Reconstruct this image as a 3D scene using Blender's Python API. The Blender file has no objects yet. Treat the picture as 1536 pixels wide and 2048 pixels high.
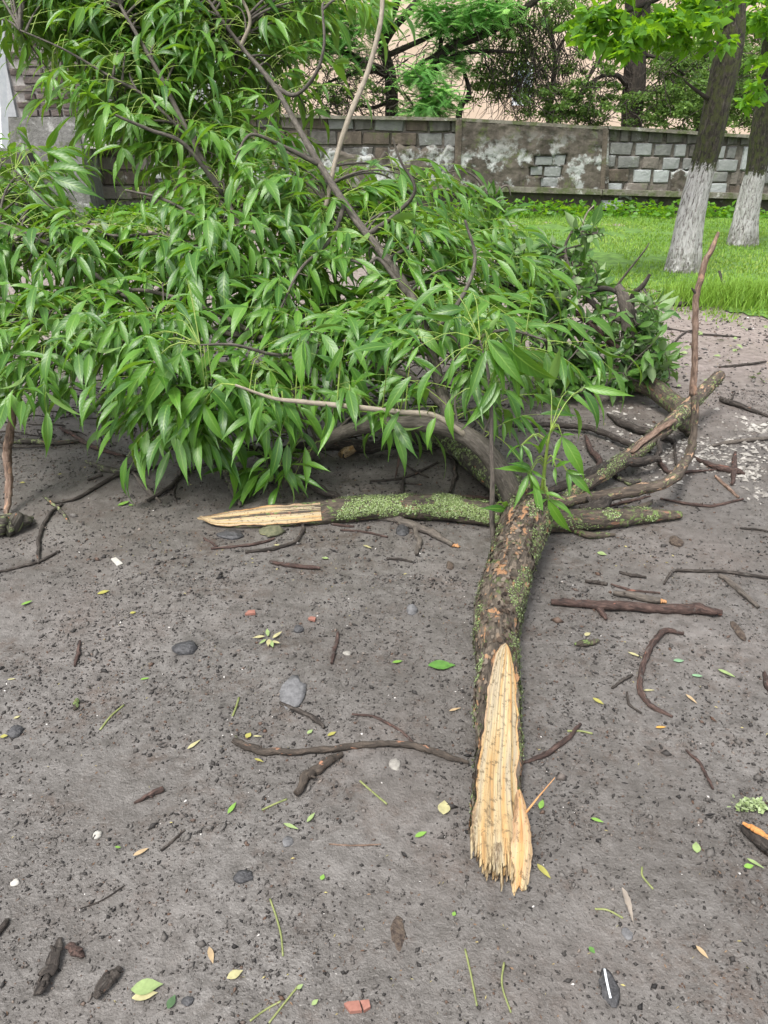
import bpy, math, random
import numpy as np
from mathutils import Vector, Matrix, noise as mnoise
random.seed(7); RNG = np.random.default_rng(7)
scene = bpy.context.scene
COL = scene.collection
# ------------------------------------------------------------------ camera, sky, sun, exposure
CAM_H, PITCH, FPX = 1.5, math.radians(27.3), 1479.0
cam_data = bpy.data.cameras.new('camera'); cam = bpy.data.objects.new('camera', cam_data); COL.objects.link(cam)
cam.location = (0, 0, CAM_H); cam.rotation_euler = (math.pi/2 - PITCH, 0, 0)
cam_data.sensor_fit = 'VERTICAL'; cam_data.sensor_height = 36.0; cam_data.sensor_width = 27.0
cam_data.lens = 18.0 / (1024.0/FPX); cam_data.clip_start = 0.05; cam_data.clip_end = 400
scene.camera = cam
SUN_EL, SUN_ROT = math.radians(62), math.radians(215)
world = bpy.data.worlds.new('World'); scene.world = world; world.use_nodes = True
wn, wl = world.node_tree.nodes, world.node_tree.links
bg = wn['Background']
sky = wn.new('ShaderNodeTexSky'); sky.sky_type = 'NISHITA'; sky.sun_disc = False
sky.sun_elevation = SUN_EL; sky.sun_rotation = SUN_ROT; sky.dust_density = 4.0; sky.air_density = 1.0; sky.ozone_density = 1.0
hs = wn.new('ShaderNodeHueSaturation'); hs.inputs['Saturation'].default_value = 0.22
wl.new(sky.outputs[0], hs.inputs['Color']); wl.new(hs.outputs[0], bg.inputs[0]); bg.inputs[1].default_value = 0.13
sun_d = bpy.data.lights.new('sun', 'SUN'); sun_d.energy = 1.5; sun_d.angle = math.radians(18); sun_d.color = (1.0, 0.95, 0.88)
sun = bpy.data.objects.new('sun', sun_d); COL.objects.link(sun); sun.location = (0, 0, 30)
# sky sun_rotation is measured clockwise from +Y seen from above
sdir = Vector((math.sin(SUN_ROT)*math.cos(SUN_EL), math.cos(SUN_ROT)*math.cos(SUN_EL), math.sin(SUN_EL)))
sun.rotation_euler = sdir.to_track_quat('Z', 'Y').to_euler()
vs = scene.view_settings; vs.view_transform = 'Standard'; vs.look = 'None'; vs.exposure = 1.42; vs.gamma = 1.0; vs.use_curve_mapping = False
# ------------------------------------------------------------------ numeric helpers
def hash2(ix, iy, s):
    h = (ix.astype(np.int64)*374761393 + iy.astype(np.int64)*668265263 + s*1442695041) & 0xffffffff
    h = ((h ^ (h >> 13))*1274126177) & 0xffffffff
    return ((h ^ (h >> 16)) & 0xffff)/65535.0
def vnoise(x, y, s=0):
    x = np.asarray(x, float); y = np.asarray(y, float)
    ix, iy = np.floor(x), np.floor(y); fx, fy = x-ix, y-iy
    fx = fx*fx*(3-2*fx); fy = fy*fy*(3-2*fy)
    a, b = hash2(ix, iy, s), hash2(ix+1, iy, s); c, d = hash2(ix, iy+1, s), hash2(ix+1, iy+1, s)
    return (a*(1-fx)+b*fx)*(1-fy) + (c*(1-fx)+d*fx)*fy
def gh(x, y):
    x = np.asarray(x, float); y = np.asarray(y, float)
    near = np.clip(1 - (y-7)/6, 0.0, 1)
    h = 0.030*(vnoise(x*1.1, y*1.1, 1)-0.5) + 0.016*(vnoise(x*4, y*4, 2)-0.5) + near*(0.008*(vnoise(x*13, y*13, 3)-0.5) + 0.006*(vnoise(x*34, y*34, 4)-0.5))
    return h
CP, SP = math.cos(PITCH), math.sin(PITCH)
def ray(px, py):
    a, b = (px-768)/FPX, (1024-py)/FPX
    return np.array([a, CP + b*SP, -SP + b*CP])
def G(px, py, dz=0.0):                      # a point resting on the ground (dz above it)
    d = ray(px, py); z = dz
    for _ in range(4):
        t = (z-CAM_H)/d[2]; p = d*t; z = float(gh(p[0], p[1])) + dz
    return np.array([p[0], p[1], z])
def D(px, py, Y):                           # a point Y metres out
    d = ray(px, py); t = Y/d[1]; return np.array([d[0]*t, Y, CAM_H + d[2]*t])
def depth(p): return p[1]*CP + (CAM_H-p[2])*SP
def proj(p):
    dp = depth(p); return 768 + p[0]/dp*FPX, 1024 - ((p[2]-CAM_H)*CP + p[1]*SP)/dp*FPX
def nrm(v):
    v = np.asarray(v, float); n = np.linalg.norm(v); return v/n if n > 1e-9 else np.array([0, 0, 1.0])
def spline(pts, n):                         # Catmull-Rom through rows of any width
    P_ = np.asarray(pts, float)
    if len(P_) == 2: return np.array([P_[0]*(1-t)+P_[1]*t for t in np.linspace(0, 1, n)])
    Q = np.vstack([2*P_[0]-P_[1], P_, 2*P_[-1]-P_[-2]])
    out = []
    for t in np.linspace(0, len(P_)-1, n):
        i = min(int(t), len(P_)-2); f = t-i; p0, p1, p2, p3 = Q[i], Q[i+1], Q[i+2], Q[i+3]
        out.append(0.5*((2*p1)+(-p0+p2)*f+(2*p0-5*p1+4*p2-p3)*f*f+(-p0+3*p1-3*p2+p3)*f**3))
    return np.array(out)
# ------------------------------------------------------------------ mesh builder
class MB:
    def __init__(s): s.v = []; s.f3 = []; s.f4 = []; s.r = []; s.b = []; s.n = 0
    def add(s, V, F, rnd=0.5, bco=None):
        V = np.asarray(V, float); n = len(V)
        for f in (F if isinstance(F, (list, tuple)) else [F]):
            f = np.asarray(f, int)
            if f.size == 0: continue
            (s.f3 if f.shape[1] == 3 else s.f4).append(f + s.n)
        s.v.append(V); s.r.append(np.broadcast_to(np.asarray(rnd, float), (n,)))
        s.b.append(V.copy() if bco is None else np.asarray(bco, float)); s.n += n
    def mesh(s, name, mat, smooth=True, off=None):
        V = np.vstack(s.v) if s.v else np.zeros((0, 3))
        if off is not None: V = V - off
        me = bpy.data.meshes.new(name)
        t3 = np.vstack(s.f3) if s.f3 else np.zeros((0, 3), int); t4 = np.vstack(s.f4) if s.f4 else np.zeros((0, 4), int)
        me.vertices.add(len(V)); me.vertices.foreach_set('co', V.ravel())
        nl = t3.size + t4.size; me.loops.add(nl)
        me.loops.foreach_set('vertex_index', np.concatenate([t3.ravel(), t4.ravel()]).astype(np.int32))
        me.polygons.add(len(t3)+len(t4))
        st = np.concatenate([np.arange(len(t3))*3, t3.size + np.arange(len(t4))*4])
        me.polygons.foreach_set('loop_start', st.astype(np.int32))
        me.polygons.foreach_set('use_smooth', np.full(len(st), smooth))
        me.update(calc_edges=True)
        a = me.attributes.new('rnd', 'FLOAT', 'POINT'); a.data.foreach_set('value', np.concatenate(s.r).astype(np.float32))
        a = me.attributes.new('bco', 'FLOAT_VECTOR', 'POINT'); a.data.foreach_set('vector', np.vstack(s.b).astype(np.float32).ravel())
        if mat: me.materials.append(mat)
        me.validate()
        return me
ORIGIN = {}
def link(o, parent=None):
    COL.objects.link(o)
    if parent is not None: o.parent = parent
    return o
def tag(o, label=None, cat=None, group=None, kind=None):
    if label: o['label'] = label
    if cat: o['category'] = cat
    if group: o['group'] = group
    if kind: o['kind'] = kind
    return o
def thing(name, loc, label, cat, group=None):
    o = bpy.data.objects.new(name, None); o.location = loc; o.empty_display_size = 0.05; link(o); ORIGIN[o.name] = np.array(loc, float)
    return tag(o, label, cat, group)
def part(name, mb, mat, parent, kind=None, smooth=True):
    off = ORIGIN[parent.name]
    o = bpy.data.objects.new(name, mb.mesh(name, mat, smooth, off)); link(o, parent); ORIGIN[o.name] = off
    if kind: o['kind'] = kind
    return o
def single(name, mb, mat, label=None, cat=None, group=None, kind=None, smooth=True):
    V = np.vstack(mb.v); c = (V.min(0)+V.max(0))/2; c[2] = V[:, 2].min()
    if kind == 'structure': c = np.zeros(3)
    o = bpy.data.objects.new(name, mb.mesh(name, mat, smooth, c)); o.location = c; link(o); ORIGIN[o.name] = c
    return tag(o, label, cat, group, kind)
# ------------------------------------------------------------------ tubes and logs
def frames(P_):
    T = np.gradient(P_, axis=0); T /= np.maximum(np.linalg.norm(T, axis=1), 1e-9)[:, None]
    up = np.array([0, 0, 1.0]) if abs(T[0][2]) < 0.9 else np.array([0, 1.0, 0])
    N = []; n = nrm(up - T[0]*np.dot(up, T[0]))
    for t in T: n = nrm(n - t*np.dot(n, t)); N.append(n)
    N = np.array(N); B = np.cross(T, N); return T, N, B
def tube(mb, pts, radii, n=8, seg=6, rnd=0.5, bump=0.0, caps=True, seed=0, flat=1.0, jit=0.0):
    arr = np.column_stack([np.asarray(pts, float), np.asarray(radii, float)])
    A = spline(arr, n); P_, R = A[:, :3].copy(), np.maximum(A[:, 3], 0.0006)
    if jit:
        li = np.linspace(0, len(arr)-1, n); lin = np.column_stack([np.interp(li, np.arange(len(arr)), arr[:, c_]) for c_ in range(3)]); P_ = P_*.45+lin*.55
        k = np.arange(n)
        for c_ in range(3): P_[:, c_] += R*jit*(0.5 if c_ == 2 else 1)*((vnoise(k*.16, k*0, seed*3+c_)-.5)*2.2+(vnoise(k*.5, k*0, seed*3+c_+50)-.5)*1.1)
    T, N, B = frames(P_)
    s = np.concatenate([[0], np.cumsum(np.linalg.norm(np.diff(P_, axis=0), axis=1))])
    a = np.arange(seg)/seg*2*math.pi; ca, sa = np.cos(a), np.sin(a)
    RR = np.repeat(R[:, None], seg, 1)
    if bump: RR = RR*(1 + bump*(vnoise(np.repeat(s[:, None], seg, 1)/R.mean()*0.45+seed*7.3, ca[None, :]*1.3+sa[None, :]*2.1+seed, seed)-0.45)*2)
    V = P_[:, None, :] + N[:, None, :]*(RR*ca*flat)[:, :, None] + B[:, None, :]*(RR*sa)[:, :, None]
    bco = np.stack([RR*ca, RR*sa, np.repeat(s[:, None], seg, 1)+seed*3.7], -1)
    i = np.arange(n-1)[:, None]*seg; j = np.arange(seg)[None, :]; k = (j+1) % seg
    F = np.stack([i+j, i+k, i+seg+k, i+seg+j], -1).reshape(-1, 4)
    V = V.reshape(-1, 3); bco = bco.reshape(-1, 3); Fs = [F]
    if caps:
        V = np.vstack([V, P_[0], P_[-1]]); bco = np.vstack([bco, [0, 0, s[0]], [0, 0, s[-1]]]); m = n*seg
        jj = np.arange(seg); kk = (jj+1) % seg
        Fs.append(np.stack([np.full(seg, m), kk, jj], -1)); Fs.append(np.stack([np.full(seg, m+1), m-seg+jj, m-seg+kk], -1))
    mb.add(V, Fs, rnd, bco)
    return P_, R
# ------------------------------------------------------------------ materials
def newmat(name):
    m = bpy.data.materials.new(name); m.use_nodes = True; nt = m.node_tree; b = nt.nodes['Principled BSDF']
    return m, nt.nodes, nt.links, b
def nd(N, t, **kw):
    n = N.new(t)
    for k, v in kw.items():
        if k in ('operation', 'blend_type', 'data_type', 'feature', 'attribute_name', 'noise_dimensions', 'distance'): setattr(n, k, v)
        else: n.inputs[k].default_value = v
    return n
def noise_t(N, L, vec, scale, detail=4, rough=0.55, dist=0.0):
    n = nd(N, 'ShaderNodeTexNoise', Scale=scale, Detail=detail, Roughness=rough, Distortion=dist)
    if vec is not None: L.new(vec, n.inputs['Vector'])
    return n.outputs['Fac']
def ramp(N, L, fac, stops):
    r = N.new('ShaderNodeValToRGB'); e = r.color_ramp.elements
    while len(e) < len(stops): e.new(0.5)
    for q, (p, c) in zip(e, stops):
        q.position = p; q.color = tuple(c)+(1,) if len(c) == 3 else c
    L.new(fac, r.inputs[0]); return r.outputs[0]
def stepr(N, L, fac, a, b):
    m = N.new('ShaderNodeMapRange'); m.inputs[1].default_value = a; m.inputs[2].default_value = b; L.new(fac, m.inputs[0]); return m.outputs[0]
def mix(N, L, fac, a, b):
    m = N.new('ShaderNodeMix'); m.data_type = 'RGBA'
    for s_, v in ((m.inputs[0], fac), (m.inputs[6], a), (m.inputs[7], b)):
        if hasattr(v, 'is_linked'): L.new(v, s_)
        else: s_.default_value = v if isinstance(v, (int, float)) else tuple(v)+(1,)
    return m.outputs[2]
def math_(N, L, op, a, b=0.0):
    m = N.new('ShaderNodeMath'); m.operation = op
    for s_, v in ((m.inputs[0], a), (m.inputs[1], b)):
        if hasattr(v, 'is_linked'): L.new(v, s_)
        else: s_.default_value = v
    return m.outputs[0]
def bump_(N, L, b, h, strength=0.5, dist=0.01):
    n = nd(N, 'ShaderNodeBump', Strength=strength, Distance=dist); L.new(h, n.inputs['Height']); L.new(n.outputs[0], b.inputs['Normal'])
def attr(N, name): return nd(N, 'ShaderNodeAttribute', attribute_name=name)
def scaled(N, L, vec, sc):
    m = N.new('ShaderNodeVectorMath'); m.operation = 'MULTIPLY'; L.new(vec, m.inputs[0]); m.inputs[1].default_value = sc; return m.outputs[0]

def mat_mud():
    m, N, L, b = newmat('wet_mud'); g = N.new('ShaderNodeNewGeometry').outputs['Position']
    n1 = noise_t(N, L, g, 1.2, 5); n2 = noise_t(N, L, g, 22, 6, 0.65); n3 = noise_t(N, L, g, 140, 3, 0.6); n4 = noise_t(N, L, g, 5, 4)
    c = ramp(N, L, n2, [(0.30, (0.056, 0.051, 0.046)), (0.48, (0.094, 0.087, 0.081)), (0.70, (0.138, 0.130, 0.123))])
    c = mix(N, L, math_(N, L, 'MULTIPLY', stepr(N, L, n4, 0.50, 0.68), stepr(N, L, noise_t(N, L, g, 38, 5, 0.7), .42, .62)), c, (0.060, 0.042, 0.032))
    c = mix(N, L, stepr(N, L, n3, 0.62, 0.70), c, (0.045, 0.04, 0.038))
    c = mix(N, L, stepr(N, L, n3, 0.36, 0.30), c, (0.19, 0.18, 0.17))
    wet = noise_t(N, L, g, 0.9, 3, 0.5); c = mix(N, L, math_(N, L, 'MULTIPLY', stepr(N, L, wet, 0.42, 0.60), 0.5), c, (0.062, 0.055, 0.049)); c = mix(N, L, math_(N, L, 'MULTIPLY', stepr(N, L, noise_t(N, L, g, 3.1, 4, 0.6), 0.52, 0.68), 0.28), c, (0.185, 0.175, 0.165))
    # paler, drier, browner earth on the path towards the lawn
    sx = N.new('ShaderNodeSeparateXYZ'); L.new(g, sx.inputs[0])
    far = math_(N, L, 'ADD', stepr(N, L, sx.outputs[1], 3.6, 6.0), math_(N, L, 'MULTIPLY', math_(N, L, 'SUBTRACT', n1, 0.5), 0.9))
    far = math_(N, L, 'MINIMUM', math_(N, L, 'MAXIMUM', far, 0.0), 1.0)
    dry = ramp(N, L, n2, [(0.3, (0.12, 0.095, 0.085)), (0.55, (0.22, 0.185, 0.17)), (0.75, (0.31, 0.27, 0.25))])
    c = mix(N, L, far, c, dry)
    L.new(c, b.inputs['Base Color'])
    r = ramp(N, L, n1, [(0.35, (0.34,)*3), (0.65, (0.66,)*3)]); L.new(r, b.inputs['Roughness']); b.inputs['Specular IOR Level'].default_value = 0.45
    h = math_(N, L, 'ADD', math_(N, L, 'MULTIPLY', n2, 1.0), math_(N, L, 'MULTIPLY', n3, 0.35)); bump_(N, L, b, h, 0.65, 0.016)
    return m
def mat_bark(name, c1, c2, c3, lichen=0.0, lcol=(0.22, 0.27, 0.14), peel=0.0, pcol=(0.30, 0.13, 0.06), scale=1.0, rough=0.85, strength=0.8):
    m, N, L, b = newmat(name); a = attr(N, 'bco').outputs['Vector']; v = scaled(N, L, a, (1, 1, 0.28))
    n1 = noise_t(N, L, v, 55*scale, 5, 0.6, 0.6); n2 = noise_t(N, L, a, 14*scale, 4); n3 = noise_t(N, L, a, 160*scale, 3, 0.7); n4 = noise_t(N, L, a, 24*scale, 6, 0.7, 0.4)
    c = ramp(N, L, n1, [(0.30, c1), (0.52, c2), (0.72, c3)])
    if peel: c = mix(N, L, stepr(N, L, noise_t(N, L, scaled(N, L, a, (1, 1, 0.35)), 26*scale, 5, 0.6, 0.5), 0.66-peel*0.25, 0.70-peel*0.25), c, mix(N, L, n3, pcol, tuple(x*1.7 for x in pcol)))
    if lichen:
        lc = mix(N, L, stepr(N, L, n3, 0.4, 0.6), tuple(x*0.55 for x in lcol), lcol)
        c = mix(N, L, stepr(N, L, n4, 0.70-lichen*0.3, 0.76-lichen*0.3), c, lc)
    L.new(c, b.inputs['Base Color']); b.inputs['Roughness'].default_value = rough; b.inputs['Specular IOR Level'].default_value = 0.35
    h = math_(N, L, 'ADD', n1, math_(N, L, 'MULTIPLY', n3, 0.4)); bump_(N, L, b, h, strength, 0.012/scale)
    return m
def mat_leaf(name, dark, light, back, vein, trans=0.3, rough=0.36, tcol=(0.16, 0.34, 0.03)):
    m, N, L, b = newmat(name); out = N['Material Output']
    r = attr(N, 'rnd').outputs['Fac']; uv = attr(N, 'bco').outputs['Vector']
    sx = N.new('ShaderNodeSeparateXYZ'); L.new(uv, sx.inputs[0]); u, v = sx.outputs[0], sx.outputs[1]
    au = math_(N, L, 'ABSOLUTE', u)
    c = mix(N, L, r, dark, light)
    w = math_(N, L, 'SINE', math_(N, L, 'MULTIPLY', math_(N, L, 'SUBTRACT', v, math_(N, L, 'MULTIPLY', au, 0.18)), 62.0))
    c = mix(N, L, math_(N, L, 'MULTIPLY', stepr(N, L, w, 0.80, 1.0), 0.22), c, vein)
    c = mix(N, L, math_(N, L, 'MULTIPLY', stepr(N, L, au, 0.10, 0.04), 0.75), c, vein)
    gn = N.new('ShaderNodeNewGeometry'); c = mix(N, L, gn.outputs['Backfacing'], c, back)
    L.new(c, b.inputs['Base Color'])
    n1 = noise_t(N, L, N.new('ShaderNodeNewGeometry').outputs['Position'], 60, 2)
    L.new(math_(N, L, 'ADD', math_(N, L, 'MULTIPLY', gn.outputs['Backfacing'], 0.3), math_(N, L, 'ADD', rough-0.08, math_(N, L, 'MULTIPLY', n1, 0.16))), b.inputs['Roughness'])
    b.inputs['Specular IOR Level'].default_value = 0.5
    bump_(N, L, b, math_(N, L, 'ADD', w, math_(N, L, 'MULTIPLY', n1, 2.0)), 0.12, 0.002)
    t = N.new('ShaderNodeBsdfTranslucent'); t.inputs[0].default_value = tuple(tcol)+(1,)
    x = N.new('ShaderNodeMixShader'); x.inputs[0].default_value = trans
    L.new(b.outputs[0], x.inputs[1]); L.new(t.outputs[0], x.inputs[2]); L.new(x.outputs[0], out.inputs[0])
    return m
def mat_simple(name, c1, c2, scale=30, rough=0.7, bump=0.3, bd=0.005, rndmix=None, coord='pos', lo=0.35, hi=0.65):
    m, N, L, b = newmat(name)
    g = N.new('ShaderNodeNewGeometry').outputs['Position'] if coord == 'pos' else attr(N, 'bco').outputs['Vector']
    n1 = noise_t(N, L, g, scale, 5, 0.6); c = ramp(N, L, n1, [(lo, c1), (hi, c2)])
    if rndmix: c = mix(N, L, attr(N, 'rnd').outputs['Fac'], c, rndmix)
    L.new(c, b.inputs['Base Color']); b.inputs['Roughness'].default_value = rough
    if bump: bump_(N, L, b, n1, bump, bd)
    return m
def mat_rnd(name, stops, rough=0.7, spec=0.4, trans=0.0, tcol=(0.2, 0.4, 0.03)):
    m, N, L, b = newmat(name); c = ramp(N, L, attr(N, 'rnd').outputs['Fac'], stops); L.new(c, b.inputs['Base Color'])
    b.inputs['Roughness'].default_value = rough; b.inputs['Specular IOR Level'].default_value = spec
    if trans:
        t = N.new('ShaderNodeBsdfTranslucent'); t.inputs[0].default_value = tuple(tcol)+(1,); x = N.new('ShaderNodeMixShader'); x.inputs[0].default_value = trans
        L.new(b.outputs[0], x.inputs[1]); L.new(t.outputs[0], x.inputs[2]); L.new(x.outputs[0], N['Material Output'].inputs[0])
    return m
def mat_wood(name, gscale=1.0):
    m, N, L, b = newmat(name); a = attr(N, 'bco').outputs['Vector']; v = scaled(N, L, a, (1, 1, 0.05))
    n1 = noise_t(N, L, v, 190*gscale, 4, 0.6); n2 = noise_t(N, L, v, 48*gscale, 3, 0.5, 0.3); n3 = noise_t(N, L, a, 70, 5, 0.7)
    c = ramp(N, L, n2, [(0.30, (0.33, 0.17, 0.06)), (0.39, (0.36, 0.24, 0.11)), (0.48, (0.39, 0.315, 0.19)), (0.57, (0.29, 0.25, 0.18)), (0.64, (0.38, 0.30, 0.17)), (0.74, (0.36, 0.225, 0.085))])
    c = mix(N, L, math_(N, L, 'MULTIPLY', stepr(N, L, n1, 0.46, 0.32), 0.75), c, (0.19, 0.125, 0.065))
    r = attr(N, 'rnd').outputs['Fac']
    c = mix(N, L, r, c, (0.50, 0.17, 0.035))
    sp = math_(N, L, 'MULTIPLY', stepr(N, L, n3, 0.54, 0.62), 0.75); c = mix(N, L, sp, c, (0.10, 0.07, 0.04))
    sz = N.new('ShaderNodeSeparateXYZ'); L.new(a, sz.inputs[0]); rot = math_(N, L, 'MULTIPLY', stepr(N, L, sz.outputs[2], 0.13, 0.0), stepr(N, L, noise_t(N, L, scaled(N, L, a, (1, 1, .4)), 42, 5, 0.7), 0.50, 0.60)); c = mix(N, L, math_(N, L, 'MULTIPLY', rot, 0.75), c, (0.085, 0.05, 0.026))
    L.new(c, b.inputs['Base Color']); b.inputs['Roughness'].default_value = 0.75; b.inputs['Specular IOR Level'].default_value = 0.25
    bump_(N, L, b, n1, 0.6, 0.006); return m
def mat_masonry(name, base, grime, white, wamt=0.0, moss=0.0, scale=1.0, zfade=None):
    m, N, L, b = newmat(name); g = N.new('ShaderNodeNewGeometry').outputs['Position']; r = attr(N, 'rnd').outputs['Fac']
    n1 = noise_t(N, L, g, 2.2*scale, 6, 0.65); n2 = noise_t(N, L, g, 11*scale, 5, 0.65); n3 = noise_t(N, L, g, 60, 4)
    st = noise_t(N, L, scaled(N, L, g, (5.5, 5.5, 0.8)), 1.0, 5, 0.6)
    c = mix(N, L, stepr(N, L, n2, 0.3, 0.7), base, tuple(x*0.72 for x in base))
    c = mix(N, L, math_(N, L, 'MULTIPLY', stepr(N, L, st, 0.42, 0.66), 0.85), c, grime)
    if wamt:
        sz = N.new('ShaderNodeSeparateXYZ'); L.new(g, sz.inputs[0]); low = stepr(N, L, sz.outputs[2], zfade+.25, zfade-.25) if zfade else 1.0
        c = mix(N, L, math_(N, L, 'MULTIPLY', math_(N, L, 'MULTIPLY', stepr(N, L, n1, 0.66-wamt*0.3, 0.72-wamt*0.3), stepr(N, L, n2, 0.36, 0.5)), low), c, white)
    if moss: c = mix(N, L, math_(N, L, 'MULTIPLY', stepr(N, L, noise_t(N, L, g, 3.4, 6, 0.7), 0.66-moss*0.3, 0.76-moss*0.3), 0.8), c, (0.07, 0.09, 0.03))
    c = mix(N, L, math_(N, L, 'MULTIPLY', r, 0.8), c, white)
    L.new(c, b.inputs['Base Color']); b.inputs['Roughness'].default_value = 0.9; b.inputs['Specular IOR Level'].default_value = 0.25
    bump_(N, L, b, math_(N, L, 'ADD', n2, math_(N, L, 'MULTIPLY', n3, 0.3)), 0.7, 0.04); return m
def mat_whitewash():
    m, N, L, b = newmat('whitewashed_bark'); a = attr(N, 'bco').outputs['Vector']; v = scaled(N, L, a, (1, 1, 0.33))
    n1 = noise_t(N, L, v, 34, 6, 0.68, 0.8); n2 = noise_t(N, L, a, 6, 4); n4 = noise_t(N, L, a, 12, 5, 0.7)
    bark = ramp(N, L, n1, [(0.36, (0.010, 0.008, 0.006)), (0.52, (0.045, 0.037, 0.028)), (0.68, (0.12, 0.105, 0.085))])
    bark = mix(N, L, math_(N, L, 'MULTIPLY', stepr(N, L, n4, 0.46, 0.58), 0.85), bark, (0.066, 0.080, 0.018))
    wh = ramp(N, L, n1, [(0.35, (0.07, 0.06, 0.05)), (0.43, (0.32, 0.295, 0.285)), (0.51, (0.56, 0.54, 0.535)), (0.75, (0.66, 0.64, 0.64))])
    sx = N.new('ShaderNodeSeparateXYZ'); L.new(a, sx.inputs[0]); zz = math_(N, L, 'ADD', sx.outputs[2], math_(N, L, 'MULTIPLY', math_(N, L, 'SUBTRACT', n4, 0.5), 0.35))
    lim = attr(N, 'rnd').outputs['Fac']                           # paint line height of this trunk
    f = stepr(N, L, math_(N, L, 'ADD', math_(N, L, 'SUBTRACT', lim, zz), math_(N, L, 'MULTIPLY', math_(N, L, 'SUBTRACT', n1, .5), .5)), -0.02, 0.03)
    wear = stepr(N, L, zz, -0.05, 0.35); wh = mix(N, L, math_(N, L, 'MULTIPLY', math_(N, L, 'SUBTRACT', 1.0, wear), stepr(N, L, n4, 0.40, 0.55)), wh, bark)
    L.new(mix(N, L, f, bark, wh), b.inputs['Base Color']); b.inputs['Roughness'].default_value = 0.9
    bump_(N, L, b, n1, 1.0, 0.05); return m

M = {}
M['mud'] = mat_mud()
M['leaf'] = mat_leaf('glossy_leaf', (0.020, 0.082, 0.010), (0.092, 0.220, 0.022), (0.12, 0.215, 0.05), (0.18, 0.31, 0.055), 0.30, 0.40, (0.22, 0.42, 0.02))
M['leaf_old'] = mat_leaf('dull_broad_leaf', (0.026, 0.085, 0.014), (0.080, 0.175, 0.030), (0.18, 0.26, 0.12), (0.13, 0.22, 0.06), 0.22, 0.42)
M['maple'] = mat_leaf('translucent_maple_leaf', (0.035, 0.12, 0.008), (0.10, 0.25, 0.016), (0.08, 0.20, 0.014), (0.14, 0.30, 0.04), 0.45, 0.5, (0.28, 0.52, 0.015))  # the leaf's own bright yellow-green, strongly translucent
M['stalk'] = mat_simple('leaf_stalk', (0.13, 0.21, 0.035), (0.21, 0.28, 0.05), 40, 0.55, 0)
M['bough'] = mat_bark('smooth_grey_bark', (0.030, 0.026, 0.021), (0.072, 0.063, 0.052), (0.125, 0.112, 0.095), 0.25, (0.13, 0.125, 0.10), scale=1.8, strength=0.6, rough=0.75)
M['pale_twig'] = mat_bark('pale_twig_bark', (0.15, 0.13, 0.10), (0.24, 0.21, 0.165), (0.30, 0.26, 0.21), scale=2, strength=0.3)
M['trunk'] = mat_bark('flaking_bark', (0.018, 0.015, 0.011), (0.068, 0.055, 0.042), (0.16, 0.13, 0.10), 0.50, (0.085, 0.105, 0.038), 0.32, (0.19, 0.105, 0.055), 1.0, strength=1.0)
M['mossy'] = mat_bark('mossy_bark', (0.022, 0.019, 0.015), (0.06, 0.048, 0.037), (0.12, 0.095, 0.07), 0.55, (0.13, 0.19, 0.06), 0.2, (0.14, 0.075, 0.05), scale=1.4)
M['lichened'] = mat_bark('lichened_bark', (0.02, 0.018, 0.015), (0.055, 0.048, 0.04), (0.10, 0.09, 0.075), 0.55, (0.22, 0.26, 0.12), 0.1, scale=1.4)
M['dark_stick'] = mat_bark('dark_wet_bark', (0.010, 0.008, 0.007), (0.032, 0.026, 0.022), (0.085, 0.074, 0.064), 0.30, (0.10, 0.095, 0.085), 0.05, (0.10, 0.055, 0.035), scale=2)
M['red_stick'] = mat_bark('reddish_bark', (0.014, 0.010, 0.009), (0.048, 0.029, 0.024), (0.11, 0.072, 0.06), 0.34, (0.10, 0.095, 0.088), 0.12, (0.13, 0.058, 0.042), scale=2)
M['grey_stick'] = mat_bark('grey_bark', (0.04, 0.034, 0.03), (0.085, 0.073, 0.062), (0.14, 0.12, 0.10), 0.12, scale=2)
M['peeled_stick'] = mat_bark('half_peeled_bark', (0.02, 0.016, 0.013), (0.05, 0.04, 0.032), (0.09, 0.07, 0.055), 0.0, peel=0.22, pcol=(0.23, 0.115, 0.07), scale=1.6)
M['bare_pole'] = mat_bark('barkless_weathered_wood', (0.05, 0.032, 0.022), (0.15, 0.10, 0.075), (0.25, 0.19, 0.15), 0.2, (0.05, 0.04, 0.03), 0.2, (0.20, 0.125, 0.085), scale=1.5, strength=0.6)
M['dead_branch'] = mat_bark('dead_branch_bark', (0.03, 0.024, 0.02), (0.07, 0.055, 0.043), (0.12, 0.095, 0.075), 0.42, (0.19, 0.22, 0.10), 0.34, (0.24, 0.155, 0.10), 1.5)
M['wood'] = mat_wood('fresh_split_wood')
M['far_bark'] = mat_bark('dark_far_bark', (0.012, 0.010, 0.008), (0.035, 0.028, 0.022), (0.065, 0.054, 0.042), 0.1, (0.06, 0.07, 0.03), scale=0.35)
M['whitewash'] = mat_whitewash()
M['flake'] = mat_rnd('bark_flakes', [(0, (0.018, 0.013, 0.010)), (.4, (0.06, 0.043, 0.031)), (.7, (0.125, 0.105, 0.085)), (.93, (0.15, 0.105, 0.07)), (1, (0.24, 0.145, 0.085))], 0.9, 0.2)
M['lichen'] = mat_rnd('lichen_flakes', [(0.0, (0.065, 0.10, 0.022)), (0.5, (0.16, 0.22, 0.075)), (1.0, (0.30, 0.36, 0.21))], 0.9)
M['grass'] = mat_rnd('lawn_grass', [(0, (0.06, 0.15, 0.012)), (0.6, (0.15, 0.27, 0.03)), (1, (0.27, 0.34, 0.08))], 0.6, 0.3, 0.3, (0.34, 0.52, 0.07))
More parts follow.
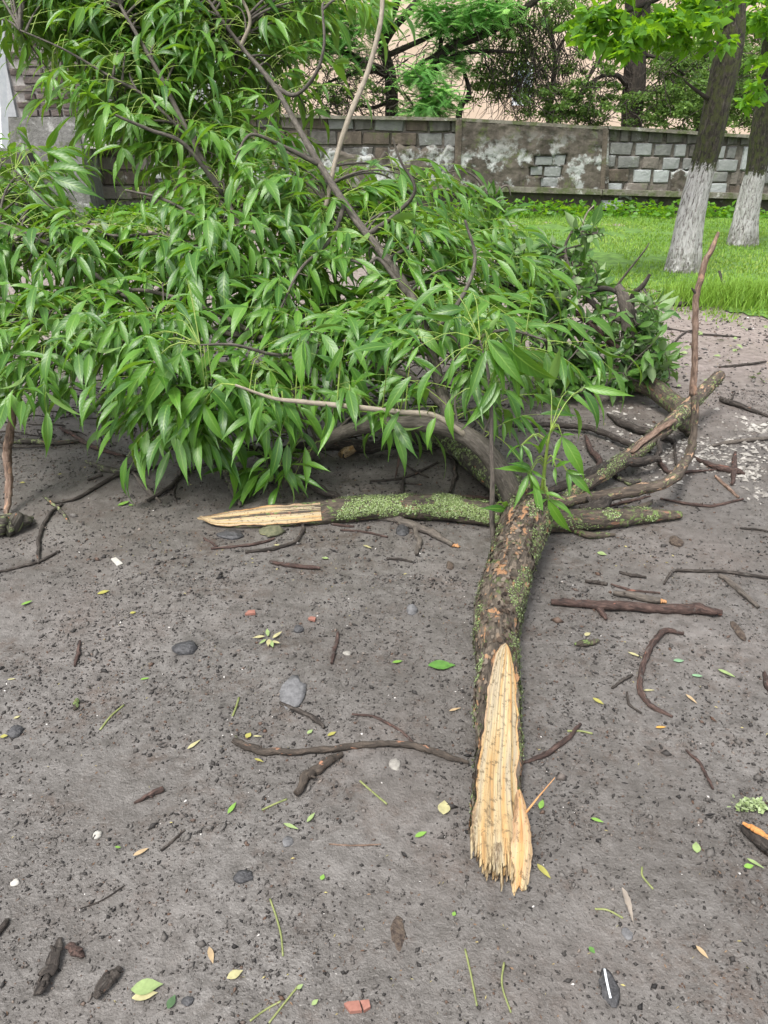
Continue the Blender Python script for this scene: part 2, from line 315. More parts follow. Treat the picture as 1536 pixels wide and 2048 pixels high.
M['pebble'] = mat_rnd('mud_crumbs', [(0, (0.012, 0.011, 0.011)), (0.20, (0.034, 0.031, 0.029)), (0.34, (0.072, 0.066, 0.061)), (0.80, (0.115, 0.107, 0.100)), (0.88, (0.075, 0.042, 0.028)), (0.95, (0.20, 0.18, 0.16)), (1, (0.50, 0.48, 0.46))], 0.75, 0.3)
# ================================================================== THE SETTING
def grid_axis(lo, hi, fine, far):
    a = list(np.arange(lo, hi+1e-6, fine)); st = fine; x = hi
    while x < far: st *= 1.35; x += st; a.append(x)
    return a
ax = grid_axis(-3.2, 3.2, 0.03, 160); neg = [-v for v in ax if v > 3.2][::-1]; gx = np.array(neg+ax)
ay = np.array([-40, -20, -8, -3, -1, 0.0, 0.3]+list(np.arange(0.5, 5.2, 0.03))+grid_axis(5.2, 9.0, 0.08, 200))
X, Y = np.meshgrid(gx, ay); Z = gh(X, Y); nx, ny = len(gx), len(ay)
i = (np.arange(ny-1)[:, None]*nx + np.arange(nx-1)[None, :]).ravel()
mb = MB(); mb.add(np.stack([X, Y, Z], -1).reshape(-1, 3), np.stack([i, i+1, i+nx+1, i+nx], -1)); single('ground', mb, M['mud'], kind='structure')

def inpoly(x, y, poly):
    x = np.asarray(x); y = np.asarray(y); c = np.zeros(x.shape, bool); n = len(poly); j = n-1
    for i in range(n):
        xi, yi = poly[i][:2]; xj, yj = poly[j][:2]
        c ^= ((yi > y) != (yj > y)) & (x < (xj-xi)*(y-yi)/(yj-yi+1e-12)+xi); j = i
    return c
YW = 16.0
lawn_edge = [G(*p) for p in ((1900, 668), (1640, 655), (1536, 640), (1450, 622), (1390, 592), (1310, 580), (1230, 575), (1100, 545), (980, 500), (800, 470), (560, 452), (300, 448), (150, 446), (-100, 440))]
lawn_poly = [tuple(p[:2]) for p in lawn_edge] + [(-9, YW+0.1), (14, YW+0.1)]
lx = np.arange(-10, 14, 0.12); ly = np.arange(6.2, YW+0.15, 0.12); LX, LY = np.meshgrid(lx, ly)
keep = inpoly(LX[:-1, :-1]+0.06, LY[:-1, :-1]+0.06, lawn_poly)
idx = (np.arange(len(ly)-1)[:, None]*len(lx)+np.arange(len(lx)-1)[None, :])[keep]
mb = MB(); mb.add(np.stack([LX, LY, gh(LX, LY)+0.012], -1).reshape(-1, 3), np.stack([idx, idx+1, idx+len(lx)+1, idx+len(lx)], -1))
single('lawn', mb, mat_simple('lawn_turf', (0.045, 0.10, 0.014), (0.10, 0.20, 0.03), 9, 0.9, 0.6, 0.03), kind='structure')
def blades(mb, xy, h, w, lean=0.5, rlo=0.0, rhi=1.0):
    n = len(xy); a = RNG.uniform(0, 2*math.pi, n); h = h*RNG.uniform(0.5, 1.25, n); z = gh(xy[:, 0], xy[:, 1])
    b = np.column_stack([xy, z]); t = b + np.column_stack([np.cos(a)*h*lean*RNG.uniform(0, 1, n), np.sin(a)*h*lean*RNG.uniform(0, 1, n), h])
    p = np.column_stack([-np.sin(a), np.cos(a), np.zeros(n)])*w/2; m = (b+t)/2 + np.column_stack([np.zeros((n, 2)), h*0.12])
    V = np.stack([b-p, b+p, m+p*0.8, t, m-p*0.8], 1).reshape(-1, 3); k = np.arange(n)*5
    r = np.repeat(np.clip(RNG.uniform(rlo, rhi, n)*0.6+vnoise(xy[:, 0]*1.2, xy[:, 1]*1.2, 9)*0.5, 0, 1), 5)
    mb.add(V, [np.stack([k, k+1, k+2, k+4], -1), np.stack([k+4, k+2, k+3], -1)], r)
def scatter_poly(n, x0, x1, y0, y1, poly):
    p = np.column_stack([RNG.uniform(x0, x1, n), RNG.uniform(y0, y1, n)]); return p[inpoly(p[:, 0], p[:, 1], poly)]
mb = MB(); p = scatter_poly(120000, -7, 10, 6.3, YW, lawn_poly); d = vnoise(p[:, 0]*2.2, p[:, 1]*2.2, 5); p = p[d > 0.2]
blades(mb, p[vnoise(p[:, 0]*.8, p[:, 1]*.8, 15)*.6+vnoise(p[:, 0]*3, p[:, 1]*3, 16)*.4 > .27], 0.05, 0.014, 1.2)
edge = np.array([e[:2] for e in lawn_edge[1:9]]); q = []
for k in range(len(edge)-1):
    t = RNG.uniform(0, 1, 420)[:, None]; q.append(edge[k]*(1-t)+edge[k+1]*t + RNG.normal(0, 0.22, (420, 2)))
q = np.vstack(q); q = q[vnoise(q[:, 0]*4, q[:, 1]*4, 6) > 0.45]; blades(mb, q, 0.045, 0.012, 1.3)
single('grass', mb, M['grass'], kind='stuff')
mb = MB(); c = G(1500, 610); q = np.column_stack([RNG.normal(c[0]+0.05, 0.42, 2600), RNG.normal(c[1]+0.1, 0.17, 2600)]); blades(mb, q, 0.19, 0.011, 1.2, 0.0, 0.35)
o = single('grass_tuft', mb, M['grass'], kind='stuff')

# ------------------------------------------------------------------ yard wall
def prism(mb, quad_px, Y0, Y1, rnd=0.0):
    """A block whose front face is the given outline on the plane Y0 and which runs back to Y1."""
    f = np.array([D(px, py, Y0) for px, py in quad_px]); bk = f.copy(); bk[:, 1] = Y1; n = len(f)
    j = np.arange(n); k = (j+1) % n
    Fs = [np.stack([j, k, k+n, j+n], -1)]
    V = np.vstack([f, bk])
    if n == 4: Fs.append(np.array([[3, 2, 1, 0]]))
    else:
        V = np.vstack([V, f.mean(0)]); Fs.append(np.stack([k, j, np.full(n, 2*n)], -1))
    mb.add(V, Fs, rnd)
def unit_block(name, mat, rnd, seed):
    r = np.random.default_rng(seed); J = lambda a: a + r.normal(0, 1, a.shape)*np.array([0.026, 0.05, 0.04])
    sq = np.array([[-.5, 0, -.5], [.5, 0, -.5], [.5, 0, .5], [-.5, 0, .5]])
    back = sq+[0, .5, 0]; mid = J(sq+[0, -.3, 0]); fr = J(sq*[0.91, 1, 0.88]+[0, -.5, 0])
    j = np.arange(4); k = (j+1) % 4; mb = MB()
    mb.add(np.vstack([back, mid, fr]), [np.stack([j, k, k+4, j+4], -1)[:, ::-1], np.stack([j+4, k+4, k+8, j+8], -1)[:, ::-1], np.array([[11, 10, 9, 8]])[:, ::-1]], rnd)
    me = mb.mesh(name, mat, False); return me
garden_mat = mat_masonry('grey_wall_block', (0.125, 0.12, 0.11), (0.05, 0.046, 0.04), (0.34, 0.365, 0.365), 0.25, 0.3)
brown_mat = mat_masonry('brown_wall_stone', (0.115, 0.095, 0.075), (0.045, 0.038, 0.03), (0.28, 0.27, 0.25), 0.15, 0.35)
render_mat = mat_masonry('weathered_render', (0.105, 0.092, 0.075), (0.036, 0.031, 0.025), (0.31, 0.325, 0.315), 0.55, 0.4, zfade=1.25)
dark_mat = mat_masonry('dark_damp_plinth', (0.075, 0.065, 0.055), (0.03, 0.026, 0.022), (0.2, 0.2, 0.19), 0.1, 0.45)
core_mat = mat_simple('wall_mortar', (0.055, 0.048, 0.04), (0.13, 0.118, 0.10), 14, 0.95, 0.6, 0.02)
wall = thing('yard_wall', D(900, 428, YW), 'long weathered yard wall of grey blocks and crumbling render behind the lawn', 'wall')
ledge_y = lambda px: 372 + (px-917)*0.030
top_y = lambda px: np.interp(px, [165, 300, 301, 640, 916, 917, 1215, 1216, 1500, 2000], [166, 175, 221, 233, 238, 238, 256, 254, 272, 302])
mb = MB()
xs = [165, 300, 301, 460, 640, 780, 916]
for a, b in zip(xs[:-1], xs[1:]):
    if b-a > 2: prism(mb, [(a, top_y(a)+2), (b, top_y(b)+2), (b, 440), (a, 440)], YW+0.015, YW+0.42)
for a, b in ((916, 1215), (1215, 1500), (1500, 2000)): prism(mb, [(a, top_y(a)+3), (b, top_y(b)+3), (b, 440), (a, 440)], YW+0.015, YW+0.42)
part('mortar_core', mb, core_mat, wall, smooth=False)
UB = {k: [unit_block('wall_block', garden_mat, r, 30+s) for s in range(3)] for k, r in (('dark', 0.0), ('grey', 0.28), ('pale', 0.62), ('white', 0.95))}
UB['brown'] = [unit_block('wall_stone', brown_mat, 0.0, 60+s) for s in range(3)]
UB['brown2'] = [unit_block('wall_stone', brown_mat, 0.3, 70+s) for s in range(3)]
def block(px0, py0, px1, py1, kind, proud=0.03, name='block', tilt=0.0):
    a, b = D(px0, py1, YW), D(px1, py0, YW); o = bpy.data.objects.new(name, random.choice(UB[kind])); link(o, wall)
    c = (a+b)/2; dp = 0.26; o.location = Vector((c[0], YW+dp/2-proud+random.uniform(-.015, .015), c[2]))-wall.location
    o.scale = (abs(b[0]-a[0])*random.uniform(.965, 1.0), dp, abs(b[2]-a[2])*random.uniform(.95, .995)); o.rotation_euler = (0, tilt+random.uniform(-.022, .022), random.uniform(-.03, .03)); return o
z4 = lambda v: (900+v[0]/2.415, 220+v[1]/2.415, 900+v[2]/2.415, 220+v[3]/2.415)
for bx, kd in (((762, 84, 815, 152), 'dark'), ((818, 88, 865, 154), 'dark'), ((868, 92, 950, 158), 'dark'), ((952, 96, 1033, 160), 'dark'), ((1037, 100, 1133, 164), 'dark'), ((1137, 104, 1198, 168), 'dark'),
               ((1200, 108, 1296, 168), 'dark'), ((1300, 112, 1330, 170), 'dark'), ((1333, 116, 1395, 172), 'dark'), ((1398, 118, 1452, 172), 'dark'), ((1455, 122, 1530, 176), 'grey'), ((1533, 126, 1620, 180), 'dark'),
               ((765, 155, 887, 218), 'grey'), ((890, 160, 980, 220), 'pale'), ((983, 164, 1076, 222), 'grey'), ((1078, 166, 1142, 225), 'pale'), ((1148, 168, 1200, 226), 'dark'), ((1203, 170, 1284, 232), 'grey'),
               ((1287, 174, 1330, 234), 'pale'), ((1332, 176, 1385, 236), 'grey'), ((1398, 176, 1462, 292), 'white'), ((1466, 180, 1560, 240), 'grey'),
               ((745, 218, 800, 280), 'grey'), ((803, 222, 920, 284), 'grey'), ((922, 226, 1015, 286), 'brown2'), ((1020, 230, 1112, 290), 'pale'), ((1115, 232, 1200, 292), 'grey'), ((1204, 236, 1280, 294), 'grey'), ((1283, 238, 1392, 296), 'pale'),
               ((748, 284, 866, 350), 'brown'), ((880, 288, 973, 350), 'white'), ((975, 290, 1062, 352), 'white'), ((1065, 294, 1150, 354), 'pale'), ((1155, 296, 1246, 356), 'grey'), ((1250, 298, 1345, 350), 'grey'), ((1348, 300, 1395, 360), 'brown2'), ((1400, 296, 1460, 360), 'brown2'),
               ((735, 354, 833, 398), 'white'), ((838, 354, 960, 402), 'brown2'), ((963, 356, 1060, 404), 'brown2'), ((1064, 358, 1150, 406), 'pale'), ((1154, 360, 1240, 408), 'brown2'), ((1245, 354, 1338, 408), 'white'), ((1342, 364, 1400, 410), 'brown'), ((1404, 364, 1500, 412), 'brown2'), ((1466, 244, 1560, 300), 'pale'), ((1466, 304, 1560, 360), 'grey')):
    block(*z4(bx), kd)
block(*z4((722, 432, 832, 482)), 'white', 0.12); block(*z4((905, 425, 1005, 480)), 'dark', 0.07)
for r_, (y0, y1) in enumerate(((0, 27), (28, 56), (58, 86), (88, 116), (118, 145))):           # darker coursed blocks left of the rendered panel
    x = 306 + (r_ % 2)*18
    while x < 905:
        w = random.uniform(38, 62); x1 = min(x+w, 912); ty = top_y((x+x1)/2)
        block(x, ty+y0+1, x1, ty+y1, random.choice(['dark', 'brown', 'dark', 'grey']) if x > 640 else random.choice(['brown', 'brown', 'brown2', 'dark']), 0.02+random.uniform(0, .025)); x = x1+1.2
for r_ in range(8):
    x = 168
    while x < 296:
        w = random.uniform(22, 44); x1 = min(x+w, 299); block(x, 168+r_*29, x1, 196+r_*29, random.choice(['brown', 'brown2', 'brown']), 0.05); x = x1+1.5
# rendered panel, rough, with the blocks bared by fallen render; a lower strip of it is left on the older stretch
mb = MB(); n, m = 64, 40; U, Vv = np.meshgrid(np.linspace(0, 1, n), np.linspace(0, 1, m)); V = []
holes = [z4(h) for h in ((405, 222, 497, 266), (498, 214, 557, 266), (382, 270, 446, 318), (448, 270, 540, 322), (430, 325, 520, 372))]
flagv = []
for u, v in zip(U.ravel(), Vv.ravel()):
    px = 918+u*296; ty = top_y(px)+4; py = ty+v*(ledge_y(px)-ty); p = D(px, py, YW); inh = any(h[0] < px < h[2] and h[1] < py < h[3] for h in holes)
    p[1] += -0.10 - 0.03*float(vnoise(px/9., py/9., 12)) - 0.02*float(vnoise(px/3., py/3., 13)) + (0.09 if inh else 0); V.append(p)
ii = (np.arange(m-1)[:, None]*n+np.arange(n-1)[None, :]).ravel(); mb.add(np.array(V), np.stack([ii, ii+n, ii+n+1, ii+1], -1), 0.0)
part('rendered_panel', mb, render_mat, wall)
for pa, pb, dy in ((302, 420, 60), (418, 560, 84), (558, 645, 40), (642, 778, 62), (776, 908, 50), (1216, 1262, 122), (1340, 1402, 60)):
    mb = MB(); n2 = 26; m2 = 22; V = []; pw = 1-np.abs(np.linspace(-1, 1, n2))**6
    for b_ in range(m2):
        for a_ in range(n2):
            px = pa+(pb-pa)*a_/(n2-1); y0 = top_y(px)+dy+26*float(vnoise(px/14., 2, 77)); py = y0+(ledge_y(px)+2-y0)*b_/(m2-1); p = D(px, py, YW); p[1] += -0.02-0.055*pw[a_]*min(1, b_/2.)-0.04*float(vnoise(px/9., py/9., 12))-0.02*float(vnoise(px/3., py/3., 13)); V.append(p)
    i2 = (np.arange(m2-1)[:, None]*n2+np.arange(n2-1)[None, :]).ravel(); mb.add(np.array(V), np.stack([i2, i2+n2, i2+n2+1, i2+1], -1), 0.0); part('rendered_panel', mb, render_mat, wall)
for h in holes: block(*h, 'pale', 0.095)
mb = MB(); prism(mb, [(912, 240), (924, 239), (920, 392), (908, 392)], YW-0.15, YW+0.1); part('pier', mb, brown_mat, wall, smooth=False)
mb = MB(); prism(mb, [(1206, 257), (1216, 256), (1209, 392), (1200, 392)], YW-0.14, YW+0.1); part('pier', mb, brown_mat, wall, smooth=False)
cop_mat = mat_masonry('mossy_coping', (0.19, 0.18, 0.15), (0.10, 0.09, 0.07), (0.4, 0.4, 0.38), 0.2, 0.6)
for a, b in ((920, 1214), (1218, 1500), (1503, 2000), (303, 638), (641, 914)):
    mb = MB(); prism(mb, [(a, top_y(a)-2.5), ((a+b)/2, (top_y(a)+top_y(b))/2-3.2), (b, top_y(b)-2.5), (b, top_y(b)+4), ((a+b)/2, (top_y(a)+top_y(b))/2+4), (a, top_y(a)+4)], YW-0.13, YW+0.5); part('coping', mb, cop_mat, wall, smooth=False)
mb = MB(); 
for a, b in ((700, 915), (917, 1204), (1206, 1600)): prism(mb, [(a, ledge_y(a)-2), (b, ledge_y(b)-2), (b, ledge_y(b)+9), (a, ledge_y(a)+9)], YW-0.2, YW+0.1)
part('ledge', mb, cop_mat, wall, smooth=False)
mb = MB(); prism(mb, [(300, ledge_y(300)+12), (1203, ledge_y(1203)+8), (1203, 445), (300, 445)], YW-0.08, YW+0.1); prism(mb, [(1204, ledge_y(1204)+8), (2000, ledge_y(2000)), (2000, 445), (1204, 445)], YW-0.06, YW+0.1); part('plinth', mb, dark_mat, wall, smooth=False)

# ------------------------------------------------------------------ brick building at the left
YB = 15.2
bb = thing('brick_building', D(60, 425, YB), 'old grey brick building with a cement plinth at the left edge', 'building')
mb = MB(); a, b = D(-700, -500, YB+.04), D(166, 232, YB+.04)
def boxm(mb, x0, x1, y0, y1, z0, z1, rnd=0.0):
    V = np.array([[x0, y0, z0], [x1, y0, z0], [x1, y1, z0], [x0, y1, z0], [x0, y0, z1], [x1, y0, z1], [x1, y1, z1], [x0, y1, z1]])
    mb.add(V, np.array([[3, 2, 1, 0], [4, 5, 6, 7], [0, 1, 5, 4], [1, 2, 6, 5], [2, 3, 7, 6], [3, 0, 4, 7]]), rnd)
boxm(mb, -14, D(200, 200, YB)[0], YB+.045, YB+6, 1.2, 6.5); part('wall', mb, mat_simple('pale_mortar', (0.30, 0.285, 0.265), (0.46, 0.44, 0.42), 25, 0.95, 0.5, 0.02), bb, smooth=False)
zt = D(100, 234, YB)[2]
mb = MB(); boxm(mb, -14, D(160, 270, YB)[0], YB-.03, YB+5.9, -0.3, zt); part('plinth', mb, mat_masonry('cement_plinth', (0.20, 0.20, 0.19), (0.10, 0.10, 0.09), (0.36, 0.36, 0.35), 0.35, 0.3), bb, smooth=False)
bmat = mat_masonry('grey_brown_brick', (0.12, 0.10, 0.09), (0.065, 0.055, 0.05), (0.30, 0.28, 0.26), 0.12)
BK = [unit_block('brick', bmat, r, 90+s) for s, r in enumerate((0.0, 0.1, 0.2, 0.0, 0.32))]
x0w, x1w = D(29, 200, YB)[0], D(200, 200, YB)[0]; rh = 0.128; bw = 0.40
for r_ in range(22):
    z = zt+rh*(r_+0.5); x = x0w-(r_ % 2)*bw*0.5+0.2+random.uniform(-.03, .03)
    while x < x1w:
        w = bw*random.uniform(0.9, 1.06) if random.random() > 0.18 else bw*0.5
        a, c = max(x, x0w-.02), min(x+w, x1w)
        if c-a > 0.08:
            o = bpy.data.objects.new('brick', random.choice(BK)); link(o, bb); o.location = Vector(((a+c)/2, YB+0.05, z))-bb.location
            o.scale = ((c-a)*0.93, 0.15, rh*random.uniform(0.70, 0.80)); o.rotation_euler = (0, random.uniform(-.02, .02), 0)
        x += w+0.012
mb = MB(); boxm(mb, D(-120, 200, YB)[0], D(29, 200, YB)[0]-.01, YB-.035, YB+.1, zt+.003, 6.4); part('cement_strip', mb, mat_simple('grey_cement', (0.26, 0.275, 0.29), (0.36, 0.375, 0.39), 6, 0.9, 0.3, 0.01), bb, smooth=False)
white_mat = mat_simple('white_paint', (0.56, 0.60, 0.64), (0.66, 0.69, 0.72), 12, 0.5, 0.05)
mb = MB(); a, b = D(-8, -60, 14.2), D(9, 296, 14.2); tube(mb, [a, b], [.085, .085], 4, 4, caps=True)
single('white_post', mb, white_mat, 'white square post standing at the left edge before the brick building', 'post', smooth=False)
mb = MB(); a, b = D(280, -80, 17.2), D(284, 62, 17.2); c = b.copy(); c[2] = -.2; tube(mb, [a, b, c], [.07, .07, .07], 5, 6)
single('white_pole', mb, white_mat, 'thin white pole rising behind the upper left foliage', 'pole')
# steps before the plinth
st = mat_masonry('dark_step', (0.10, 0.095, 0.085), (0.05, 0.045, 0.04), (0.2, 0.2, 0.2), 0.1, 0.3)
mb = MB(); xa, xb = D(-300, 300, YB)[0], D(64, 300, YB)[0]
sp_ = thing('entrance_steps', D(20, 425, 14.6), 'dark concrete steps at the foot of the brick building', 'steps')
for k, (y, z) in enumerate(((14.15, 0.55), (14.5, 0.85), (14.85, 1.13))):
    mb = MB(); boxm(mb, xa, xb+0.02*k, y, YB-.035, z-0.22, z); part('step', mb, st, sp_, smooth=False)
# ------------------------------------------------------------------ pale apartment house behind the trees
YF = 30.0
fb = thing('apartment_house', (6, YF, 0), 'pale peach rendered house front behind the trees', 'building')
mb = MB(); boxm(mb, D(540, 100, YF)[0], 34, YF, YF+8, -0.5, 13); part('wall', mb, mat_simple('peach_render', (0.47, 0.37, 0.28), (0.58, 0.475, 0.375), 0.7, 0.9, 0.15, 0.01), fb, smooth=False)
pane_mat, _, _, b_ = newmat('window_glass'); b_.inputs['Base Color'].default_value = (0.10, 0.13, 0.15, 1); b_.inputs['Roughness'].default_value = 0.08
for px in (1028,):
    a, b = D(px, 205, YF), D(px+34, 130, YF); mb = MB(); t = .09
    for x0, x1, z0, z1 in ((a[0]-t, b[0]+t, b[2], b[2]+t), (a[0]-t, b[0]+t, a[2]-t, a[2]), (a[0]-t, a[0], a[2], b[2]), (b[0], b[0]+t, a[2], b[2]), ((a[0]+b[0])/2-.03, (a[0]+b[0])/2+.03, a[2], b[2])): boxm(mb, x0, x1, YF-.08, YF+.1, z0, z1)
    w = part('window', mb, white_mat, fb, smooth=False); mb = MB(); boxm(mb, a[0], b[0], YF-.03, YF+.05, a[2], b[2]); part('pane', mb, pane_mat, w, smooth=False)

# ------------------------------------------------------------------ trees
def limbs(mb, L, Y, seg=10, bump=0.10, lim=None):
    for k, pts in enumerate(L):
        pp, rr = [], []
        for q in pts:
            px, py, w = q[:3]; YY = q[3] if len(q) > 3 else Y; p = D(px, py, YY); pp.append(p); rr.append(w/2*depth(p)/FPX)
        tube(mb, pp, rr, max(5, len(pts)*5), seg, 0.5, bump, seed=k+int(Y*10))
def leaf_quads(mb, pos, size, elong=2.2, flat=0.5, rlo=0.0, rhi=1.0, face=None, droop=0.3):
    n = len(pos); d = RNG.normal(0, 1, (n, 3)); d[:, 2] = d[:, 2]*flat-droop; d /= np.linalg.norm(d, axis=1)[:, None]
    nn = RNG.normal(0, 1, (n, 3)); nn[:, 2] += 1.0; s = np.cross(d, nn); s /= np.linalg.norm(s, axis=1)[:, None]; up = np.cross(s, d)
    L = size*RNG.uniform(0.6, 1.25, n); W = L/elong/2
    L3, W3 = L[:, None], W[:, None]
    V = np.stack([pos, pos+d*L3*.42+s*W3+up*W3*.35, pos+d*L3, pos+d*L3*.42-s*W3+up*W3*.35], 1).reshape(-1, 3); k = np.arange(n)*4
    b = np.tile(np.array([[0, 0, 0], [1, .4, 0], [0, 1, 0], [-1, .4, 0]], float), (n, 1))
    mb.add(V, [np.stack([k, k+1, k+2], -1), np.stack([k, k+2, k+3], -1)], np.repeat(RNG.uniform(rlo, rhi, n), 4), b)
def blob(px, py, rx, ry, Y, dY, n, clump=0):
    """n points in a soft ellipsoid centred behind that pixel, gathered in clumps."""
    c = D(px, py, Y); s = depth(c)/FPX; R_ = np.array([rx*s, dY, ry*s])
    if clump:
        cc = RNG.normal(0, 0.5, (clump, 3))*R_; q = cc[RNG.integers(0, clump, n)] + RNG.normal(0, 0.12, (n, 3))*R_.max()*np.array([1, 1, 0.45])
    else: q = RNG.normal(0, 0.5, (n, 3))*R_
    return c+q
def twigs(mb, n, box, Y, dY, r=0.012, ln=1.2, hang=0.7):
    for k in range(n):
        px, py = random.uniform(box[0], box[2]), random.uniform(box[1], box[3]); p = D(px, py, Y+random.uniform(-dY, dY)); a = random.uniform(0, 6.28)
        d = np.array([math.cos(a)*(1-hang), math.sin(a)*(1-hang), -hang]); d = nrm(d); l = ln*random.uniform(.5, 1.2); pts = [p]
        for _ in range(4): d = nrm(d+RNG.normal(0, .35, 3)); p = p+d*l/4; pts.append(p)
        tube(mb, pts, [r, r*.8, r*.6, r*.45, r*.3], 9, 3, caps=False)
def fronds(mb, centres, ln=0.30, pairs=8, lsize=0.065):
    for c in centres:
        a = random.uniform(0, 6.28); d = nrm([math.cos(a), math.sin(a), random.uniform(-.8, .4)]); s = nrm(np.cross(d, [0, 0, 1])); r = random.random()
        t = np.linspace(0.1, 1, pairs); base = c + d*(t*ln)[:, None] + np.array([0, 0, -.16])*(t**2)[:, None]*ln
        for sg in (-1, 1):
            tip = base + (s*sg+d*0.35)*lsize + np.array([0, 0, -.02]); w = d*0.017
            V = np.stack([base-w, base+w, tip+w*.5, tip-w*.5], 1).reshape(-1, 3); k = np.arange(pairs)*4; mb.add(V, np.stack([k, k+1, k+2, k+3], -1), r)
fol = mat_rnd('acacia_leaf', [(0, (0.07, 0.20, 0.05)), (1, (0.17, 0.36, 0.11))], 0.6, 0.3, 0.5, (0.40, 0.72, 0.2))
olive = mat_rnd('small_olive_leaf', [(0, (0.035, 0.075, 0.016)), (0.6, (0.09, 0.17, 0.035)), (1, (0.18, 0.28, 0.07))], 0.6, 0.3, 0.3, (0.2, 0.36, 0.05))
ac = thing('feathery_tree', D(850, 420, 18.5), 'dark many-stemmed tree with feathery bright leaves behind the wall', 'tree'); mb = MB()
limbs(mb, [[(788, 430, 30), (784, 235, 26), (780, 150, 24), (766, 90, 21), (775, 50, 18), (800, -20, 15), (820, -120, 8)], [(778, 150, 18, 18.5), (720, 122, 16, 18.3), (660, 88, 13, 18), (610, 66, 8, 17.8), (560, 60, 4, 17.6)],
  [(860, 430, 24), (872, 235, 22), (850, 190, 19), (868, 135, 20), (900, 95, 19), (960, 70, 20), (1020, 40, 15), (1085, -10, 11), (1160, -60, 6)], [(778, 110, 11), (840, 82, 9), (880, 66, 7), (940, 58, 4)],
  [(915, 420, 16), (918, 232, 14), (938, 192, 10), (930, 150, 7), (915, 120, 4)], [(868, 140, 12), (920, 108, 10), (980, 102, 7), (1030, 105, 4)], [(765, 95, 14), (785, 60, 13), (820, 20, 14), (860, -30, 10)], [(855, 185, 14), (830, 140, 10), (880, 100, 9), (872, 40, 6)], [(960, 70, 10), (985, 30, 6), (1000, -30, 4)], [(784, 200, 9), (740, 215, 6), (690, 190, 4)], [(790, 140, 8), (700, 150, 6), (640, 175, 4), (600, 215, 3)]], 18.5, 10, 0.16)
part('trunk', mb, M['far_bark'], ac); mb = MB()
twigs(mb, 150, (560, 60, 900, 235), 18.3, .8, .013, 1.0, .45); twigs(mb, 110, (880, 0, 1130, 190), 18.6, .8, .013, 1.3, .7); part('twigs', mb, M['far_bark'], ac, kind='stuff'); mb = MB()
for a in ((600, 60, 70, 40, 17.6, .5, 100), (560, 20, 60, 40, 17.4, .5, 70), (680, 40, 60, 40, 17.8, .5, 80), (640, 90, 50, 20, 17.6, .4, 50), (840, 150, 50, 25, 17.6, .4, 70), (860, 205, 45, 22, 17.5, .4, 70), (830, 225, 40, 15, 17.5, .3, 30), (890, 185, 25, 18, 17.5, .4, 36), (920, 30, 70, 30, 18.1, .6, 110), (980, 20, 60, 24, 18.0, .6, 80), (860, 20, 40, 30, 18.2, .6, 60), (760, 20, 40, 40, 18.0, .6, 50), (600, -60, 160, 60, 18, 1, 110), (940, -70, 200, 60, 18, 1, 150), (520, 90, 40, 60, 17.4, .5, 70), (640, 20, 90, 60, 17.9, .6, 160), (700, 110, 60, 40, 18.0, .5, 60), (900, 120, 60, 40, 18.3, .5, 60), (900, 60, 70, 30, 18.9, .5, 40)):
    fronds(mb, blob(*a[:6], int(a[6]*2.1)))
part('crown', mb, fol, ac)
dt = thing('stout_dark_tree', D(1268, 420, 19), 'stout dark tree trunk with thin drooping side boughs behind the wall', 'tree'); mb = MB()
limbs(mb, [[(1262, 430, 46), (1264, 250, 42), (1268, 170, 43), (1272, 90, 46), (1276, 0, 48), (1280, -150, 40)], [(1252, 122, 10, 18.9), (1225, 104, 9, 18.6), (1200, 120, 8, 18.4), (1180, 150, 7, 18.3), (1158, 190, 6, 18.2), (1120, 222, 4, 18.1)], [(1252, 170, 12, 18.9), (1236, 152, 9, 18.6), (1205, 152, 7, 18.4), (1175, 172, 7, 18.3), (1150, 205, 5, 18.2), (1100, 225, 3, 18.1)], [(1290, 190, 4), (1310, 225, 4), (1330, 255, 3)], [(1290, 110, 8), (1330, 120, 6), (1370, 150, 4)]], 19, 12, 0.10)
part('trunk', mb, M['far_bark'], dt); mb = MB(); twigs(mb, 170, (1060, 90, 1260, 240), 18.4, .6, .011, .9, .5); twigs(mb, 120, (1290, 100, 1500, 250), 18.8, .8, .012, 1.0, .4); part('twigs', mb, M['far_bark'], dt, kind='stuff'); mb = MB()
for a in ((1120, 200, 60, 40, 18.2, .6, 1100, 24), (1200, 190, 60, 50, 18.4, .6, 1100, 24), (1170, 130, 50, 40, 18.4, .6, 500, 14), (1330, 220, 70, 40, 18.6, .7, 1500, 30), (1420, 230, 70, 40, 18.8, .7, 1300, 26), (1350, 130, 80, 60, 19.0, .8, 1300, 26), (1500, 160, 60, 90, 19.2, .8, 2400, 30), (1390, 190, 90, 60, 19.2, .8, 1800, 34), (1150, 225, 80, 20, 18.3, .6, 900, 20), (1250, -60, 200, 60, 19, 1.2, 1200, 20)): leaf_quads(mb, blob(*a[:6], int(a[6]*1.7), a[7]), .09, 2.0)
part('crown', mb, olive, dt)
wt = thing('weeping_tree', D(1090, 420, 20), 'thin weeping tree with hanging dark twigs before the peach house', 'tree'); mb = MB()
limbs(mb, [[(1105, 430, 12), (1098, 240, 11), (1110, 120, 10), (1090, 20, 8), (1080, -120, 6)], [(1095, 160, 7), (1060, 90, 5), (1020, 60, 4)], [(1108, 110, 7), (1150, 50, 5), (1190, 30, 3)]], 20, 8, 0.12); part('trunk', mb, M['far_bark'], wt); mb = MB()
twigs(mb, 210, (960, -20, 1170, 170), 19.6, .9, .011, 1.7, .8); part('twigs', mb, M['far_bark'], wt, kind='stuff'); mb = MB()
